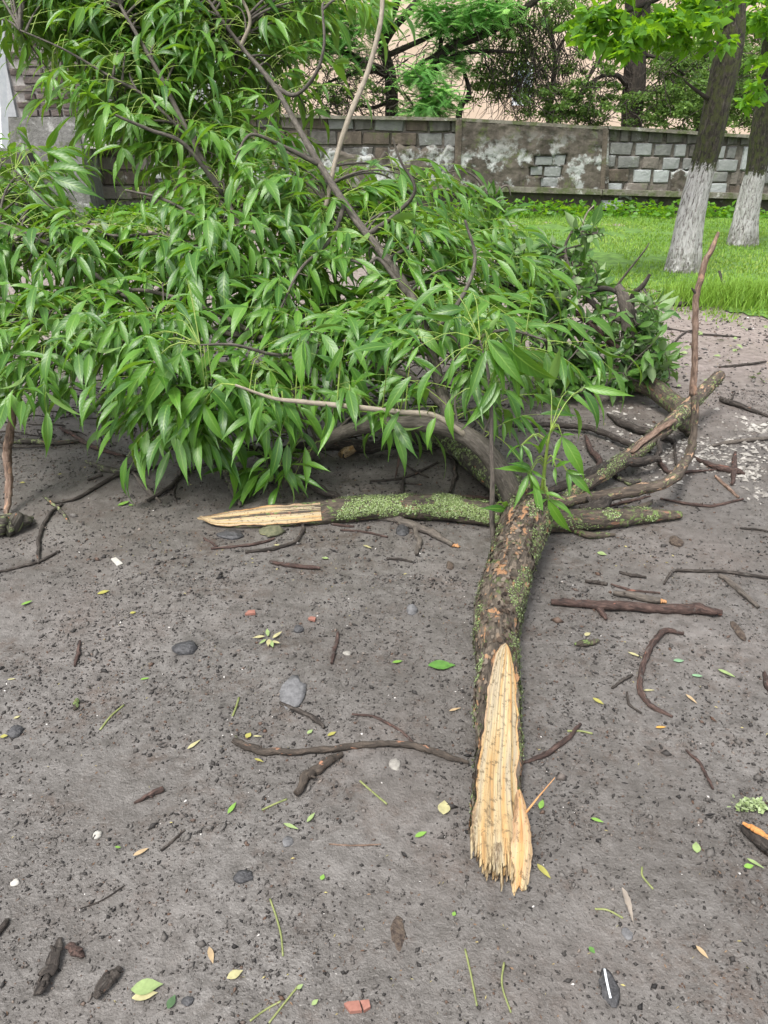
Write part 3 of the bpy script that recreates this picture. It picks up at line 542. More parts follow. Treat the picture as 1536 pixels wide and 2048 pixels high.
for a in ((1000, 30, 90, 40, 19.4, .8, 900, 40), (960, 150, 60, 40, 19.2, .6, 500, 24), (1050, 130, 80, 60, 19.4, .8, 800, 40), (1010, 90, 60, 60, 19.5, .8, 800, 24), (1080, 60, 60, 60, 19.5, .8, 900, 26), (1060, 170, 60, 50, 19.5, .8, 700, 22), (990, 170, 40, 50, 19.5, .8, 450, 18), (1130, 20, 50, 30, 19.5, .8, 500, 12), (1060, -60, 130, 50, 19.6, 1, 700, 16)): leaf_quads(mb, blob(*a[:6], int(a[6]*1.7), a[7]), .09, 2.2)
part('crown', mb, olive, wt)
sb = thing('tangled_shrub', D(640, 420, 17.6), 'tangle of bare brown twigs and small leaves behind the wall left of the feathery tree', 'shrub'); mb = MB()
twigs(mb, 260, (470, 100, 800, 232), 17.6, .5, .011, .9, .35); part('twigs', mb, M['far_bark'], sb, kind='stuff'); mb = MB()
for a in ((560, 190, 70, 40, 17.5, .4, 700, 20), (660, 200, 60, 30, 17.5, .4, 500, 18), (730, 190, 40, 35, 17.5, .4, 300, 12), (480, 150, 60, 60, 17.5, .4, 700, 14)): leaf_quads(mb, blob(*a[:6], int(a[6]*1.6), a[7]), .085, 2.0)
part('leaves', mb, olive, sb, kind='stuff')
bt = thing('far_bushy_tree', D(1440, 420, 23), 'dense dark bushy tree filling the far right behind the wall', 'tree'); mb = MB()
limbs(mb, [[(1400, 430, 26), (1400, 200, 22), (1410, 60, 18), (1420, -120, 12)], [(1402, 180, 12), (1450, 110, 9), (1500, 60, 6)], [(1402, 160, 12), (1360, 100, 9), (1330, 40, 6)]], 23, 8, .12); part('trunk', mb, M['far_bark'], bt); mb = MB()
twigs(mb, 150, (1300, 0, 1560, 240), 22.5, 1, .016, 1.3, .3); part('twigs', mb, M['far_bark'], bt, kind='stuff'); mb = MB()
for a in ((1380, 150, 110, 90, 22.8, 1, 4200, 60), (1500, 180, 70, 80, 22.8, 1, 2600, 40), (1320, 200, 60, 50, 22.6, 1, 1500, 26), (1340, 60, 70, 60, 22.5, 1, 1500, 26), (1440, 100, 80, 60, 22.5, 1, 1800, 30), (1540, 80, 80, 80, 22.5, 1, 1600, 26), (1450, 200, 110, 40, 22.5, 1, 1600, 26), (1450, -60, 170, 60, 22.5, 1, 1200, 20)): leaf_quads(mb, blob(*a), .11, 2.0, rlo=0, rhi=.7)
part('crown', mb, olive, bt)

# two whitewashed trees on the lawn
def whitewashed(name, pts, Yt, lim_py, label, crown_pts, limb_pts, nl):
    base = G(*pts[0][:2]); t = thing(name, base, label, 'tree', 'whitewashed trees on the lawn'); mb = MB(); pp, rr = [], []
    for px, py, w in pts: p = D(px, py, Yt); pp.append(p); rr.append(w/2*depth(p)/FPX)
    pp[0] = pp[0]+np.array([0, 0, -.12]); zlim = D(pts[1][0], lim_py, Yt)[2]
    A = spline(np.column_stack([np.array(pp), rr]), 90); P_, R_ = A[:, :3], A[:, 3]; T, N, B = frames(P_); seg = 40; a = np.arange(seg)/seg*2*math.pi; V, bc = [], []
    for i in range(90):
        for j in range(seg):
            c, s_ = math.cos(a[j]), math.sin(a[j]); z = P_[i, 2]
            flare = 1+0.25*max(0, .35-z)/.35*(0.7+.3*math.sin(3*a[j]+1))
            q = Vector((c*1.6+Yt, s_*1.6, z*1.2)); r = R_[i]*flare*(1+.12*mnoise.noise(q*1.3)+.10*(.3-abs(mnoise.noise(Vector((c*5, s_*5, z*2.6+Yt)))))+.05*mnoise.noise(Vector((c*11, s_*11, z*7)))); V.append(P_[i]+(N[i]*c+B[i]*s_)*r); bc.append((c*R_[0], s_*R_[0], z))
    k = np.arange(89)[:, None]*seg; j = np.arange(seg)[None, :]; j2 = (j+1) % seg
    mb.add(np.array(V), np.stack([k+j, k+j2, k+seg+j2, k+seg+j], -1).reshape(-1, 4), zlim, np.array(bc)); part('trunk', mb, M['whitewash'], t)
    mb = MB(); limbs(mb, limb_pts, Yt, 8, .1); part('limb', mb, M['far_bark'], t)
    mb = MB()
    for a in crown_pts: leaf_quads(mb, blob(*a[:6], int(a[6]*1.5), a[7]), .15, 1.9, .6, droop=.35)
    part('crown', mb, M['maple'], t); return t
whitewashed('whitewashed_tree', [(1362, 552, 60), (1380, 440, 53), (1404, 340, 46), (1417, 290, 49), (1432, 215, 52), (1455, 110, 51), (1463, 45, 50), (1450, -20, 62), (1425, -140, 52)], 9.2, 336,
  'thicker leaning tree with whitewashed foot, mossy bark above and a wide leafy bough',
  [(1200, 30, 45, 35, 8.3, .5, 190, 9), (1250, 60, 55, 35, 8.3, .5, 210, 9), (1310, 50, 60, 40, 8.4, .5, 190, 9), (1370, 70, 50, 30, 8.5, .4, 120, 7), (1390, 20, 50, 25, 8.6, .4, 100, 6), (1240, 95, 30, 12, 8.2, .3, 40, 4), (1300, -60, 130, 50, 8.6, .7, 300, 12), (1420, 90, 20, 30, 8.6, .3, 26, 4)],
  [[(1462, 60, 34), (1430, 14, 34, 9.15), (1405, -20, 30, 9.1), (1380, -40, 20, 9.0), (1300, 5, 10, 8.7), (1230, 30, 6, 8.4), (1180, 45, 3, 8.2)], [(1300, 5, 7, 8.7), (1270, 40, 5, 8.4), (1245, 80, 3, 8.2)], [(1380, -40, 10, 9.0), (1370, 20, 6, 8.7), (1380, 70, 3, 8.5)], [(1425, 205, 10), (1385, 175, 6, 9.0), (1368, 160, 3, 8.9)]], 1)
whitewashed('whitewashed_tree', [(1483, 496, 52), (1495, 420, 44), (1511, 345, 39), (1522, 270, 41), (1535, 200, 42), (1546, 110, 43), (1554, 40, 42), (1564, -40, 42), (1580, -160, 36)], 11.4, 347,
  'thinner whitewashed tree at the right edge, further back on the lawn',
  [(1510, 30, 25, 30, 10.6, .4, 90, 6), (1530, 150, 22, 40, 10.5, .4, 60, 6), (1500, 195, 26, 18, 10.4, .3, 34, 4), (1540, 40, 40, 40, 10.8, .5, 120, 8), (1600, 60, 60, 80, 11, .6, 200, 8), (1560, -60, 90, 50, 11, .7, 200, 8)],
  [[(1546, 60, 22), (1520, 30, 10, 11.0), (1500, 40, 5, 10.7)], [(1532, 150, 12), (1515, 180, 6, 11.0), (1496, 196, 3, 10.6)], [(1550, 40, 20), (1600, 0, 14, 11.2), (1640, 40, 6, 11)]], 1)
# weeds along the foot of the wall
mb = MB()
for px in list(range(1000, 1540, 16))+list(range(165, 330, 14))+list(range(640, 1000, 30)):
    y = random.uniform(YW-1.0, YW-.25); c = D(px+random.uniform(-8, 8), 420, y); c[2] = 0.0; h = random.uniform(.10, .34); n = random.randint(26, 50)
    q = np.column_stack([RNG.normal(c[0], .16, n), RNG.normal(y, .14, n), RNG.uniform(.02, h, n)]); leaf_quads(mb, q, .12, 1.5, .3, .2, .9, droop=.05)
single('weeds', mb, M['maple'], kind='stuff')
# ================================================================== THE BIG FALLEN BOUGH
def split_log(path, n=220, seg=72, cut=None, ncut=None, rough=0.10, seed=1, taper_end=None):
    """path rows: x y z r. cut(t) gives the height (in radii) of the split face along t, or None where the bark is whole."""
    A = spline(path, n); P_, R_ = A[:, :3], A[:, 3]; T, N, B = frames(P_); s = np.concatenate([[0], np.cumsum(np.linalg.norm(np.diff(P_, axis=0), axis=1))]); t = s/s[-1]
    a = np.arange(seg)/seg*2*math.pi; V = np.zeros((n, seg, 3)); bc = np.zeros((n, seg, 3)); C = np.zeros((n, seg), bool)
    for i in range(n):
        nc = None
        if ncut is not None: nc = nrm(ncut - T[i]*np.dot(ncut, T[i]))
        for j in range(seg):
            c, s_ = math.cos(a[j]), math.sin(a[j]); q = Vector((c*1.2+seed*5, s_*1.2, s[i]/R_[i]*0.35)); q2 = Vector((c*4.5, s_*4.5+seed, s[i]/R_[i]*0.9)); q3 = Vector((c*11, s_*11, s[i]/R_[i]*2.6+seed))
            ridge = abs(mnoise.noise(q2)); r = R_[i]*(1+rough*(1.1*mnoise.noise(q)+1.25*(0.28-ridge)+0.45*mnoise.noise(q3)))
            off = (N[i]*c+B[i]*s_)*r
            if nc is not None:
                hc = cut(t[i])
                if hc is not None:
                    h = np.dot(off, nc); lim = hc*R_[i]
                    if h > lim: off = off + nc*(lim-h-0.006); C[i, j] = True
            V[i, j] = P_[i]+off; bc[i, j] = (c*R_[i], s_*R_[i], s[i]+seed)
    k = np.arange(n-1)[:, None]*seg; j = np.arange(seg)[None, :]; j2 = (j+1) % seg
    F = np.stack([k+j, k+j2, k+seg+j2, k+seg+j], -1).reshape(-1, 4)
    return dict(V=V, bco=bc, F=F, P=P_, R=R_, T=T, N=N, B=B, s=s, t=t, n=n, seg=seg, C=C)
def log_mb(L):
    mb = MB(); n, seg = L['n'], L['seg']; V = np.vstack([L['V'].reshape(-1, 3), L['V'][0].mean(0), L['V'][-1].mean(0)]); bc = np.vstack([L['bco'].reshape(-1, 3), [[0, 0, 0], [0, 0, L['s'][-1]]]])
    m = n*seg; jj = np.arange(seg); kk = (jj+1) % seg
    mb.add(V, [L['F'], np.stack([np.full(seg, m), kk, jj], -1), np.stack([np.full(seg, m+1), m-seg+jj, m-seg+kk], -1)], 0.5, bc); return mb
def split_face(L, cut, ncut, t_end, cols=46, jag=0.06, over=0.04, seed=3, ridge=0.003):
    """Fresh wood laid bare on the split: ridged along the grain, ending in fibres of uneven length beyond t=0."""
    r = np.random.default_rng(seed); rows = [i for i in range(L['n']) if L['t'][i] <= t_end]; mb = MB(); prof = np.cumsum(r.normal(0, 1, cols)); prof -= np.linspace(prof[0], prof[-1], cols); prof = prof/np.abs(prof).max()
    step = np.zeros(cols); cp = sorted(r.choice(np.arange(2, cols-2), 6, replace=False)); lv = 0.0
    for c in range(cols):
        if c in cp: lv = r.normal(0, 5.5)
        step[c] = lv
    V = np.zeros((len(rows), cols, 3)); bc = np.zeros((len(rows), cols, 3)); rn = np.zeros((len(rows), cols))
    for q, i in enumerate(rows):
        nc = nrm(ncut-L['T'][i]*np.dot(ncut, L['T'][i])); m = np.cross(L['T'][i], nc); h = cut(L['t'][i])*L['R'][i]; hw = math.sqrt(max(L['R'][i]**2-h*h, 1e-8))*(1+.20*max(0, 1-L['t'][i]/(t_end*.35)))
        for c in range(cols):
            u = -1+2*c/(cols-1); wob = 1-0.30*float(vnoise(L['s'][i]*22, np.sign(u)*3+seed, 5))*max(0, abs(u)-.55)-.15*float(vnoise(L['s'][i]*70, np.sign(u)*3+seed, 6))*max(0, abs(u)-.55)
            rid = ridge*(prof[c]*0.7+step[c]*0.12+1.1*(float(vnoise(u*14, L['s'][i]*5, 17))-.5))*min(1, hw/0.03)
            V[q, c] = L['P'][i]+nc*(h+rid)+m*(u*hw*wob); bc[q, c] = (u*0.06, prof[c]*.01, L['s'][i]); rn[q, c] = max(0, abs(u)-.80)*2.2*(0.4+0.6*float(vnoise(L['s'][i]*16, 3, seed)))
    mb.add(V.reshape(-1, 3), np.stack([x for x in ((np.arange(len(rows)-1)[:, None]*cols+np.arange(cols-1)[None, :]).ravel(),)], 0)[0][:, None]+np.array([0, 1, cols+1, cols]), rn.ravel(), bc.reshape(-1, 3))
    # fibres past the end
    nc = nrm(ncut-L['T'][0]*np.dot(ncut, L['T'][0])); m = np.cross(L['T'][0], nc); R0 = L['R'][0]; out = -L['T'][0]; h0 = cut(0)*R0; grp = np.repeat(r.uniform(0, 1, cols//4+1), 4)[:cols]
    for layer in range(5):
        for c in range(cols-1):
            u0, u1 = -1+2*c/(cols-1), -1+2*(c+1)/(cols-1); hh = h0-layer*R0*0.17; hw = math.sqrt(max(R0**2-hh*hh, 1e-6)); l = (over*grp[c]+jag*r.uniform(0, 1)**2*0.8+0.004)*(1-0.13*layer)
            i1 = 3; b0 = V[min(i1, len(V)-1), c] - nc*(layer*R0*.17); b1 = V[min(i1, len(V)-1), c+1] - nc*(layer*R0*.17)
            if layer: b0 = L['P'][i1]+nc*hh+m*u0*hw*.97; b1 = L['P'][i1]+nc*hh+m*u1*hw*.97
            e0 = b0+out*(l+L['s'][i1])-nc*l*.10; e1 = b1+out*(l*r.uniform(.75, 1.0)+L['s'][i1])-nc*l*.10; th = nc*R0*.15
            Vv = np.array([b0, b1, e1, e0, b0-th, b1-th, e1-th*.6, e0-th*.6]); z0 = L['s'][i1]; bcv = np.array([[u0*.06+layer*.1, prof[c]*.01, z0], [u1*.06+layer*.1, prof[c]*.01, z0], [u1*.06+layer*.1, prof[c]*.01, -l], [u0*.06+layer*.1, prof[c]*.01, -l]]*2)
            mb.add(Vv, np.array([[0, 3, 2, 1], [4, 5, 6, 7], [3, 7, 6, 2], [0, 4, 7, 3], [1, 2, 6, 5]]), 0.05*layer, bcv)
    return mb
def lichen_mb(L, n, thr, size, seed=2, top=0.25, side=None, t0=0, t1=1, freq=1.0, flank=0.0):
    r = np.random.default_rng(seed); mb = MB(); k = 0; tries = 0; seg = L['seg']
    while k < n and tries < n*12:
        tries += 1; i = r.integers(0, L['n']); j = r.integers(0, seg)
        if not t0 <= L['t'][i] <= t1: continue
        p = L['V'][i, j]
        if L['C'][i, j]: continue
        o = nrm(p-L['P'][i])
        if o[2] < -top: continue
        b = L['bco'][i, j]; v = 0.5+0.5*mnoise.noise(Vector((b[0]*16*freq, b[1]*16*freq, b[2]*9*freq+seed)))+(0.18*np.dot(o, side) if side is not None else 0)
        v += flank*(abs(np.dot(o, nrm(np.cross(L['T'][i], [0, 0, 1]))))-.62)
        if v < thr: continue
        for _ in range(2):
            q = p+r.normal(0, .004, 3); d = nrm(r.normal(0, 1, 3)); d = nrm(d-o*np.dot(d, o)*.92); s = nrm(np.cross(o, d)); l = size*r.uniform(.5, 1.3); lift = o*l*r.uniform(.03, .32)
            mb.add(np.array([q-s*l*.4, q+d*l*.6+lift-s*l*.45, q+d*l+lift*.8, q+d*l*.6+lift+s*l*.45, q+s*l*.4]), [np.array([[0, 1, 3, 4]]), np.array([[1, 2, 3]])], float(np.clip(r.normal(.5, .25), 0, 1)))
        k += 1
    return mb
def flakes_mb(L, n, size, seed=5, t0=0.0, t1=1.0):
    """Loose bark scales: short plates along the grain with one end lifted."""
    r = np.random.default_rng(seed); mb = MB(); k = 0
    while k < n:
        i = r.integers(1, L['n']-1); j = r.integers(0, L['seg'])
        if L['C'][i, j] or not t0 <= L['t'][i] <= t1: continue
        p = L['V'][i, j]; o = nrm(p-L['P'][i]); k += 1
        if o[2] < -.45: continue
        d = nrm(L['T'][i]*r.choice([-1, 1])+np.cross(o, L['T'][i])*r.normal(0, .25)); s = nrm(np.cross(o, d)); l = size*r.uniform(.4, 1.3); w = l*r.uniform(.22, .45); up = o*l*r.uniform(.02, .28); a = o*.0015
        b = L['bco'][i, j]; rn = np.clip(.5+.9*mnoise.noise(Vector((b[0]*22, b[1]*22, b[2]*11)))+r.normal(0, .16), 0, 1)
        mb.add(np.array([p+a-d*l*.5-s*w*.6, p+a-d*l*.5+s*w*.6, p+a+s*w, p+a+d*l*.5+up+s*w*r.uniform(.2, .7), p+a+d*l*.5+up-s*w*r.uniform(.2, .7), p+a-s*w]), [np.array([[0, 1, 2, 5], [5, 2, 3, 4]])], float(rn))
    return mb
def px_path(rows):                          # rows: px, py, width px, height of the axis above the ground (z) or ('Y', metres out)
    out = []
    for px, py, w, z in rows:
        p = D(px, py, z[1]) if isinstance(z, tuple) else G(px, py, z); out.append(np.append(p, w/2*depth(p)/FPX))
    return out
big = thing('fallen_bough', G(1000, 1500), 'large fallen bough with split pale end, lichened trunk and a mass of glossy green leaves', 'fallen tree branch')
ORIGIN[big.name] = np.array(big.location)
Yv = lambda y: ('Y', y)
trunk_path = px_path([(1010, 1672, 124, .058), (1000, 1560, 102, .062), (997, 1450, 88, .064), (994, 1350, 84, .066), (993, 1255, 83, .075), (1010, 1170, 85, .095), (1032, 1100, 88, .115), (1050, 1045, 92, .135), (1062, 1000, 74, .15)])
ncut = nrm([0.36, -0.26, 0.89])
def cut(t):
    ap = 0.40
    return None if t > ap else float(np.interp(t, [0, .06, .14, .22, .30, .36, ap], [-.36, -.26, -.02, .32, .64, .87, 1.06]))
TL = split_log(trunk_path, cut=cut, ncut=ncut, rough=0.16)
tr = part('trunk', log_mb(TL), M['trunk'], big)
part('split_wood', split_face(TL, cut, ncut, .395, over=.075, jag=.06), M['wood'], tr)
# a torn slab still hanging from the right of the split
mb = MB(); pts = px_path([(1038, 1580, 12, .062), (1044, 1640, 30, .056), (1045, 1690, 38, .046), (1043, 1735, 34, .024), (1038, 1770, 30, .010)])
A = spline(pts, 26); cols = 9; V = []; bc = []; rr = np.random.default_rng(5); jg = rr.uniform(0, .03, cols)
for i, row in enumerate(A):
    for c in range(cols):
        u = -1+2*c/(cols-1); e = max(0, (i-20)/5.); wn_ = 1+.22*(float(vnoise(i*.45, 3 if u > 0 else 9, 5))-.5)+.18*(float(vnoise(i*1.3, 4 if u > 0 else 8, 6))-.5); V.append(row[:3]+np.array([u*row[3]*1.1*wn_, -e*jg[c], .010*(float(vnoise(c*.8, i*.3, 7))-.5)-.012*u*u])); bc.append((u*.03+.3, c*.002, i*.01))
F = np.array([[i*cols+c, i*cols+c+1, (i+1)*cols+c+1, (i+1)*cols+c] for i in range(25) for c in range(cols-1)]); V = np.array(V); bc = np.array(bc)
mb.add(V, F[:, ::-1], np.repeat(np.linspace(.30, .05, 26), cols), bc); mb.add(V-[0, 0, .012], F, .2, bc)
part('torn_slab', mb, M['wood'], tr)
mb = MB(); tube(mb, [G(1052, 1625, .07), G(1080, 1590, .10), G(1110, 1555, .14)], [.003, .002, .0008], 8, 4); part('splinter', mb, M['wood'], tr)
part('bark_flakes', flakes_mb(TL, 2600, .017), M['flake'], tr, kind='stuff')
part('lichen', lichen_mb(TL, 6500, .56, .0050, 2, .35, np.array([.5, .3, -.1]), flank=.34), M['lichen'], tr, kind='stuff')
LB = split_log(px_path([(1062, 1040, 74, .10), (1025, 985, 62, .085), (970, 935, 54, .07), (905, 885, 46, .055), (840, 850, 38, .05), (780, 825, 30, .05), (700, 800, 22, .06)]), 90, 40, rough=.12, seed=4)
lb = part('limb', log_mb(LB), M['lichened'], big); part('lichen', lichen_mb(LB, 2200, .50, .010, 6, .3, np.array([0.1, -.6, .2])), M['lichen'], lb, kind='stuff')
BOUGH = []
def bough(rows, mat='bough', name='limb', seg=10, bump=.06):
    A = np.array(px_path(rows)); mb = MB(); P_, R_ = tube(mb, A[:, :3], A[:, 3], len(rows)*7, seg, .5, bump, seed=len(BOUGH)); o = part(name, mb, M[mat], big)
    BOUGH.append(P_); return o
bough([(1048, 1060, 58, Yv(2.78)), (1022, 985, 44, Yv(2.80)), (985, 918, 40, Yv(2.84)), (935, 872, 38, Yv(2.88)), (870, 850, 34, Yv(2.94)), (780, 848, 30, Yv(3.02)), (705, 858, 27, Yv(3.1)), (645, 885, 25, Yv(3.16)), (600, 930, 22, Yv(3.2)), (555, 990, 17, Yv(3.16))], seg=16)
bough([(905, 862, 30, Yv(2.95)), (880, 770, 23, Yv(3.2)), (855, 680, 21, Yv(3.4)), (832, 612, 19, Yv(3.55)), (790, 540, 18, Yv(3.7)), (735, 470, 16, Yv(3.85)), (690, 408, 15, Yv(4.0)), (640, 330, 13, Yv(4.2)), (600, 262, 12, Yv(4.35)), (548, 172, 10, Yv(4.55)), (482, 92, 8, Yv(4.7)), (420, 5, 6, Yv(4.8)), (380, -60, 7, Yv(4.85))], seg=14)
bough([(640, 690, 14, Yv(3.5)), (560, 590, 13, Yv(3.8)), (500, 490, 12, Yv(4.05)), (445, 388, 12, Yv(4.25)), (390, 292, 11, Yv(4.4)), (355, 222, 10, Yv(4.5)), (320, 150, 9, Yv(4.55)), (285, 90, 8, Yv(4.6)), (240, 10, 6, Yv(4.7))])
bough([(650, 420, 10, Yv(4.2)), (672, 318, 10, Yv(4.25)), (700, 230, 11, Yv(4.3)), (735, 145, 10, Yv(4.4)), (760, 50, 10, Yv(4.45)), (766, -20, 9, Yv(4.5))], 'pale_twig')
bough([(930, 870, 12, Yv(2.86)), (870, 832, 12, Yv(2.84)), (800, 824, 11, Yv(2.83)), (700, 813, 11, Yv(2.82)), (600, 803, 10, Yv(2.82)), (545, 796, 7, Yv(2.82)), (470, 770, 5, Yv(2.80))], 'pale_twig')
bough([(895, 820, 18, Yv(3.1)), (830, 762, 16, Yv(3.15)), (740, 728, 15, Yv(3.2)), (640, 692, 15, Yv(3.3)), (520, 676, 14, Yv(3.4)), (420, 660, 13, Yv(3.5)), (330, 640, 12, Yv(3.55)), (240, 585, 9, Yv(3.65)), (150, 520, 8, Yv(3.8)), (60, 470, 7, Yv(3.95)), (-20, 438, 6, Yv(4.0))], 'bough')
bough([(520, 676, 12, Yv(3.4)), (440, 630, 11, Yv(3.45)), (360, 598, 8, Yv(3.6)), (270, 580, 7, Yv(3.65)), (180, 600, 6, Yv(3.6)), (90, 640, 4, Yv(3.55))], 'grey_stick')
bough([(988, 1098, 11, Yv(2.60)), (984, 1040, 11, Yv(2.62)), (985, 960, 10, Yv(2.63)), (983, 890, 9, Yv(2.65)), (982, 810, 8, Yv(2.68)), (975, 740, 6, Yv(2.72)), (960, 680, 4, Yv(2.75))], 'grey_stick')
bough([(1078, 1040, 9, Yv(2.70)), (1084, 985, 8, Yv(2.68)), (1090, 930, 7, Yv(2.66)), (1096, 885, 5, Yv(2.64)), (1102, 858, 3, Yv(2.63))], 'stalk')
bough([(815, 590, 14, Yv(3.6)), (760, 520, 8, Yv(3.65)), (735, 528, 7, Yv(3.6)), (700, 520, 5, Yv(3.6))], 'bough'); bough([(775, 520, 9, Yv(3.75)), (800, 505, 8, Yv(3.7)), (822, 490, 6, Yv(3.7)), (830, 455, 4, Yv(3.7))], 'bough')
bough([(548, 172, 10, Yv(4.55)), (590, 190, 8, Yv(4.5)), (630, 150, 7, Yv(4.45)), (648, 90, 6, Yv(4.45)), (645, 20, 5, Yv(4.5))], 'bough')
bough([(482, 92, 8, Yv(4.7)), (500, 40, 7, Yv(4.7)), (475, -20, 5, Yv(4.7))], 'pale_twig')
bough([(390, 292, 7, Yv(4.5)), (300, 200, 6, Yv(4.5)), (215, 150, 5, Yv(4.5)), (130, 100, 4, Yv(4.5)), (40, 60, 3, Yv(4.5))])
bough([(445, 388, 9, Yv(4.2)), (370, 290, 8, Yv(4.15)), (300, 260, 7, Yv(4.1)), (230, 230, 5, Yv(4.05))])
bough([(560, 590, 10, Yv(3.8)), (450, 520, 9, Yv(3.8)), (330, 470, 6, Yv(3.95)), (220, 470, 5, Yv(3.95)), (110, 420, 4, Yv(3.95)), (30, 340, 3, Yv(3.95))])
bough([(735, 470, 12, Yv(3.85)), (790, 430, 9, Yv(3.8)), (830, 380, 7, Yv(3.75)), (800, 320, 5, Yv(3.75)), (785, 275, 3, Yv(3.75))])
bough([(855, 680, 12, Yv(3.35)), (920, 600, 9, Yv(3.35)), (950, 520, 7, Yv(3.45)), (930, 440, 5, Yv(3.5))]); bough([(880, 770, 12, Yv(3.1)), (940, 690, 9, Yv(3.0)), (1010, 660, 6, Yv(2.95)), (1090, 680, 4, Yv(2.9))])
bough([(640, 330, 10, Yv(4.2)), (560, 290, 8, Yv(4.15)), (500, 270, 6, Yv(4.1)), (470, 320, 4, Yv(4.05))]); bough([(645, 885, 12, Yv(3.16)), (560, 860, 9, Yv(3.2)), (460, 850, 8, Yv(3.22)), (380, 870, 6, Yv(3.2)), (320, 900, 4, Yv(3.15))])
bough([(690, 408, 10, Yv(4.0)), (660, 480, 8, Yv(3.8)), (600, 540, 6, Yv(3.6)), (560, 620, 4, Yv(3.4))]); bough([(330, 640, 9, Yv(3.55)), (250, 690, 7, Yv(3.4)), (170, 700, 6, Yv(3.3)), (80, 690, 4, Yv(3.25))])
bough([(640, 692, 9, Yv(3.3)), (560, 710, 7, Yv(3.1)), (470, 690, 6, Yv(3.0)), (400, 690, 4, Yv(2.95))]); bough([(500, 490, 9, Yv(4.05)), (420, 450, 7, Yv(3.95)), (330, 400, 6, Yv(3.95)), (250, 380, 4, Yv(3.95))])
BP = np.vstack(BOUGH)

# ---------------------------------------------------------------- leaflets
def leaf_variant(k, ratio, fold, curl, tipcurl, mat, nm='leaf', rnd=0.5, st=8, side=0.0, pk=0.36, tipf=0.75):
    t = np.linspace(0, 1, st); w = np.where(t < pk, np.sin(t/pk*math.pi/2)**0.75, np.cos((np.clip((t-pk)/(1-pk), 0, 1))*math.pi/2)**(1.0+tipf*t)); w = w*ratio/2; w[0] = .012; w[-1] = 0.004
    ang = -(curl*t+tipcurl*np.clip(t-.6, 0, 1)); y = np.concatenate([[0], np.cumsum(np.cos((ang[1:]+ang[:-1])/2)/(st-1))]); z = np.concatenate([[0], np.cumsum(np.sin((ang[1:]+ang[:-1])/2)/(st-1))]); xc = side*t*t
    V, bc = [], []
    for i in range(st):
        for c, u in enumerate((-1, 0, 1)): V.append((xc[i]+u*w[i]*math.cos(fold), y[i], z[i]+abs(u)*w[i]*math.sin(fold)+0.011*math.sin(i*1.7+k*1.3+u*1.8)*abs(u))); bc.append((u, t[i], 0))
    F = [[i*3+c, i*3+c+1, i*3+c+4, i*3+c+3] for i in range(st-1) for c in range(2)]
    return np.array(V), np.array(F), np.array(bc), rnd
VARS, VMESH = [], []
for k in range(24):
    q = leaf_variant(k, random.uniform(.19, .28), random.uniform(.15, .8), random.uniform(.15, 1.15), random.uniform(0, 1.0), None, rnd=(k*0.37) % 1.0, side=random.uniform(-.13, .13)); VARS.append(q)
    mb = MB(); mb.add(q[0], q[1], q[3], q[2]); VMESH.append(mb.mesh('leaf', M['leaf']))
LEAFS = []                                    # base, Y axis, Z axis, length, variant
def add_leaf(store, base, d, n, L, k=None):
    d = nrm(d); n = nrm(n-d*np.dot(n, d)); tipz = base[2]+d[2]*L*.95
    if tipz < 0.02 and base[2] > 0.0:
        dz = max(-(base[2]-.02)/L, -0.98); hz = np.hypot(d[0], d[1]); d = nrm([d[0]/max(hz, 1e-3)*math.sqrt(1-dz*dz), d[1]/max(hz, 1e-3)*math.sqrt(1-dz*dz), dz]); n = nrm(np.array([0, 0, 1])-d*d[2])
    store.append((base, d, n, L, random.randrange(24) if k is None else k))
stalks = MB()
def compound(store, p, h, L=.36, pairs=3, ll=.165, lift=.5, st=None, droopy=0.34):
    """One pinnate leaf: an arching stalk from p towards the level heading h, with drooping leaflets in pairs and one at the tip."""
    st = stalks if st is None else st; h = nrm([h[0], h[1], 0]); side = np.array([-h[1], h[0], 0]); pts = [np.array(p, float)]; e = lift+random.uniform(-.45, .4); n = 7; tang = []
    for i in range(n):
        d = nrm(h*math.cos(e)+np.array([0, 0, math.sin(e)])); tang.append(d); pts.append(pts[-1]+d*L/n); e -= random.uniform(.05, .20)
    if min(q[2] for q in pts) < .03: pts = [q+np.array([0, 0, max(0, .03-q[2])]) for q in pts]
    tube(st, pts, [.0026, .0021, .0018, .0015, .0012, .001, .0008, .0007], 8, 3, caps=False)
    toc = nrm(np.array([0, 0, CAM_H])-p)*.25
    for q in range(pairs):
        i = int(n*(0.5+0.5*q/pairs)); b = pts[min(i, n)]; tg = tang[min(i, n-1)]
        for sg in (-1, 1):
            if random.random() < .06: continue
            d = side*sg*random.uniform(.5, .95)+tg*random.uniform(.45, .8)+np.array([0, 0, -droopy*random.uniform(-.1, 1.9)])+RNG.normal(0, .20, 3)
            add_leaf(store, b, d, (1 if random.random() > .05 else -1)*np.array([0, 0, 1.0])+side*sg*.3+toc+RNG.normal(0, .38, 3), ll*random.uniform(.62, 1.2)*(0.8+.1*q))
    add_leaf(store, pts[-1], tang[-1]*.9+np.array([0, 0, -droopy*random.uniform(.2, 1.4)])+RNG.normal(0, .1, 3), np.array([0, 0, 1.0])+h*.5+toc+RNG.normal(0, .2, 3), ll*random.uniform(1.0, 1.3))
Yb = lambda py: float(np.interp(py, [-50, 0, 150, 300, 400, 500, 600, 700, 800, 900, 1000], [4.9, 4.85, 4.65, 4.35, 4.1, 3.85, 3.55, 3.25, 3.05, 3.0, 3.05]))
twigmb = MB()
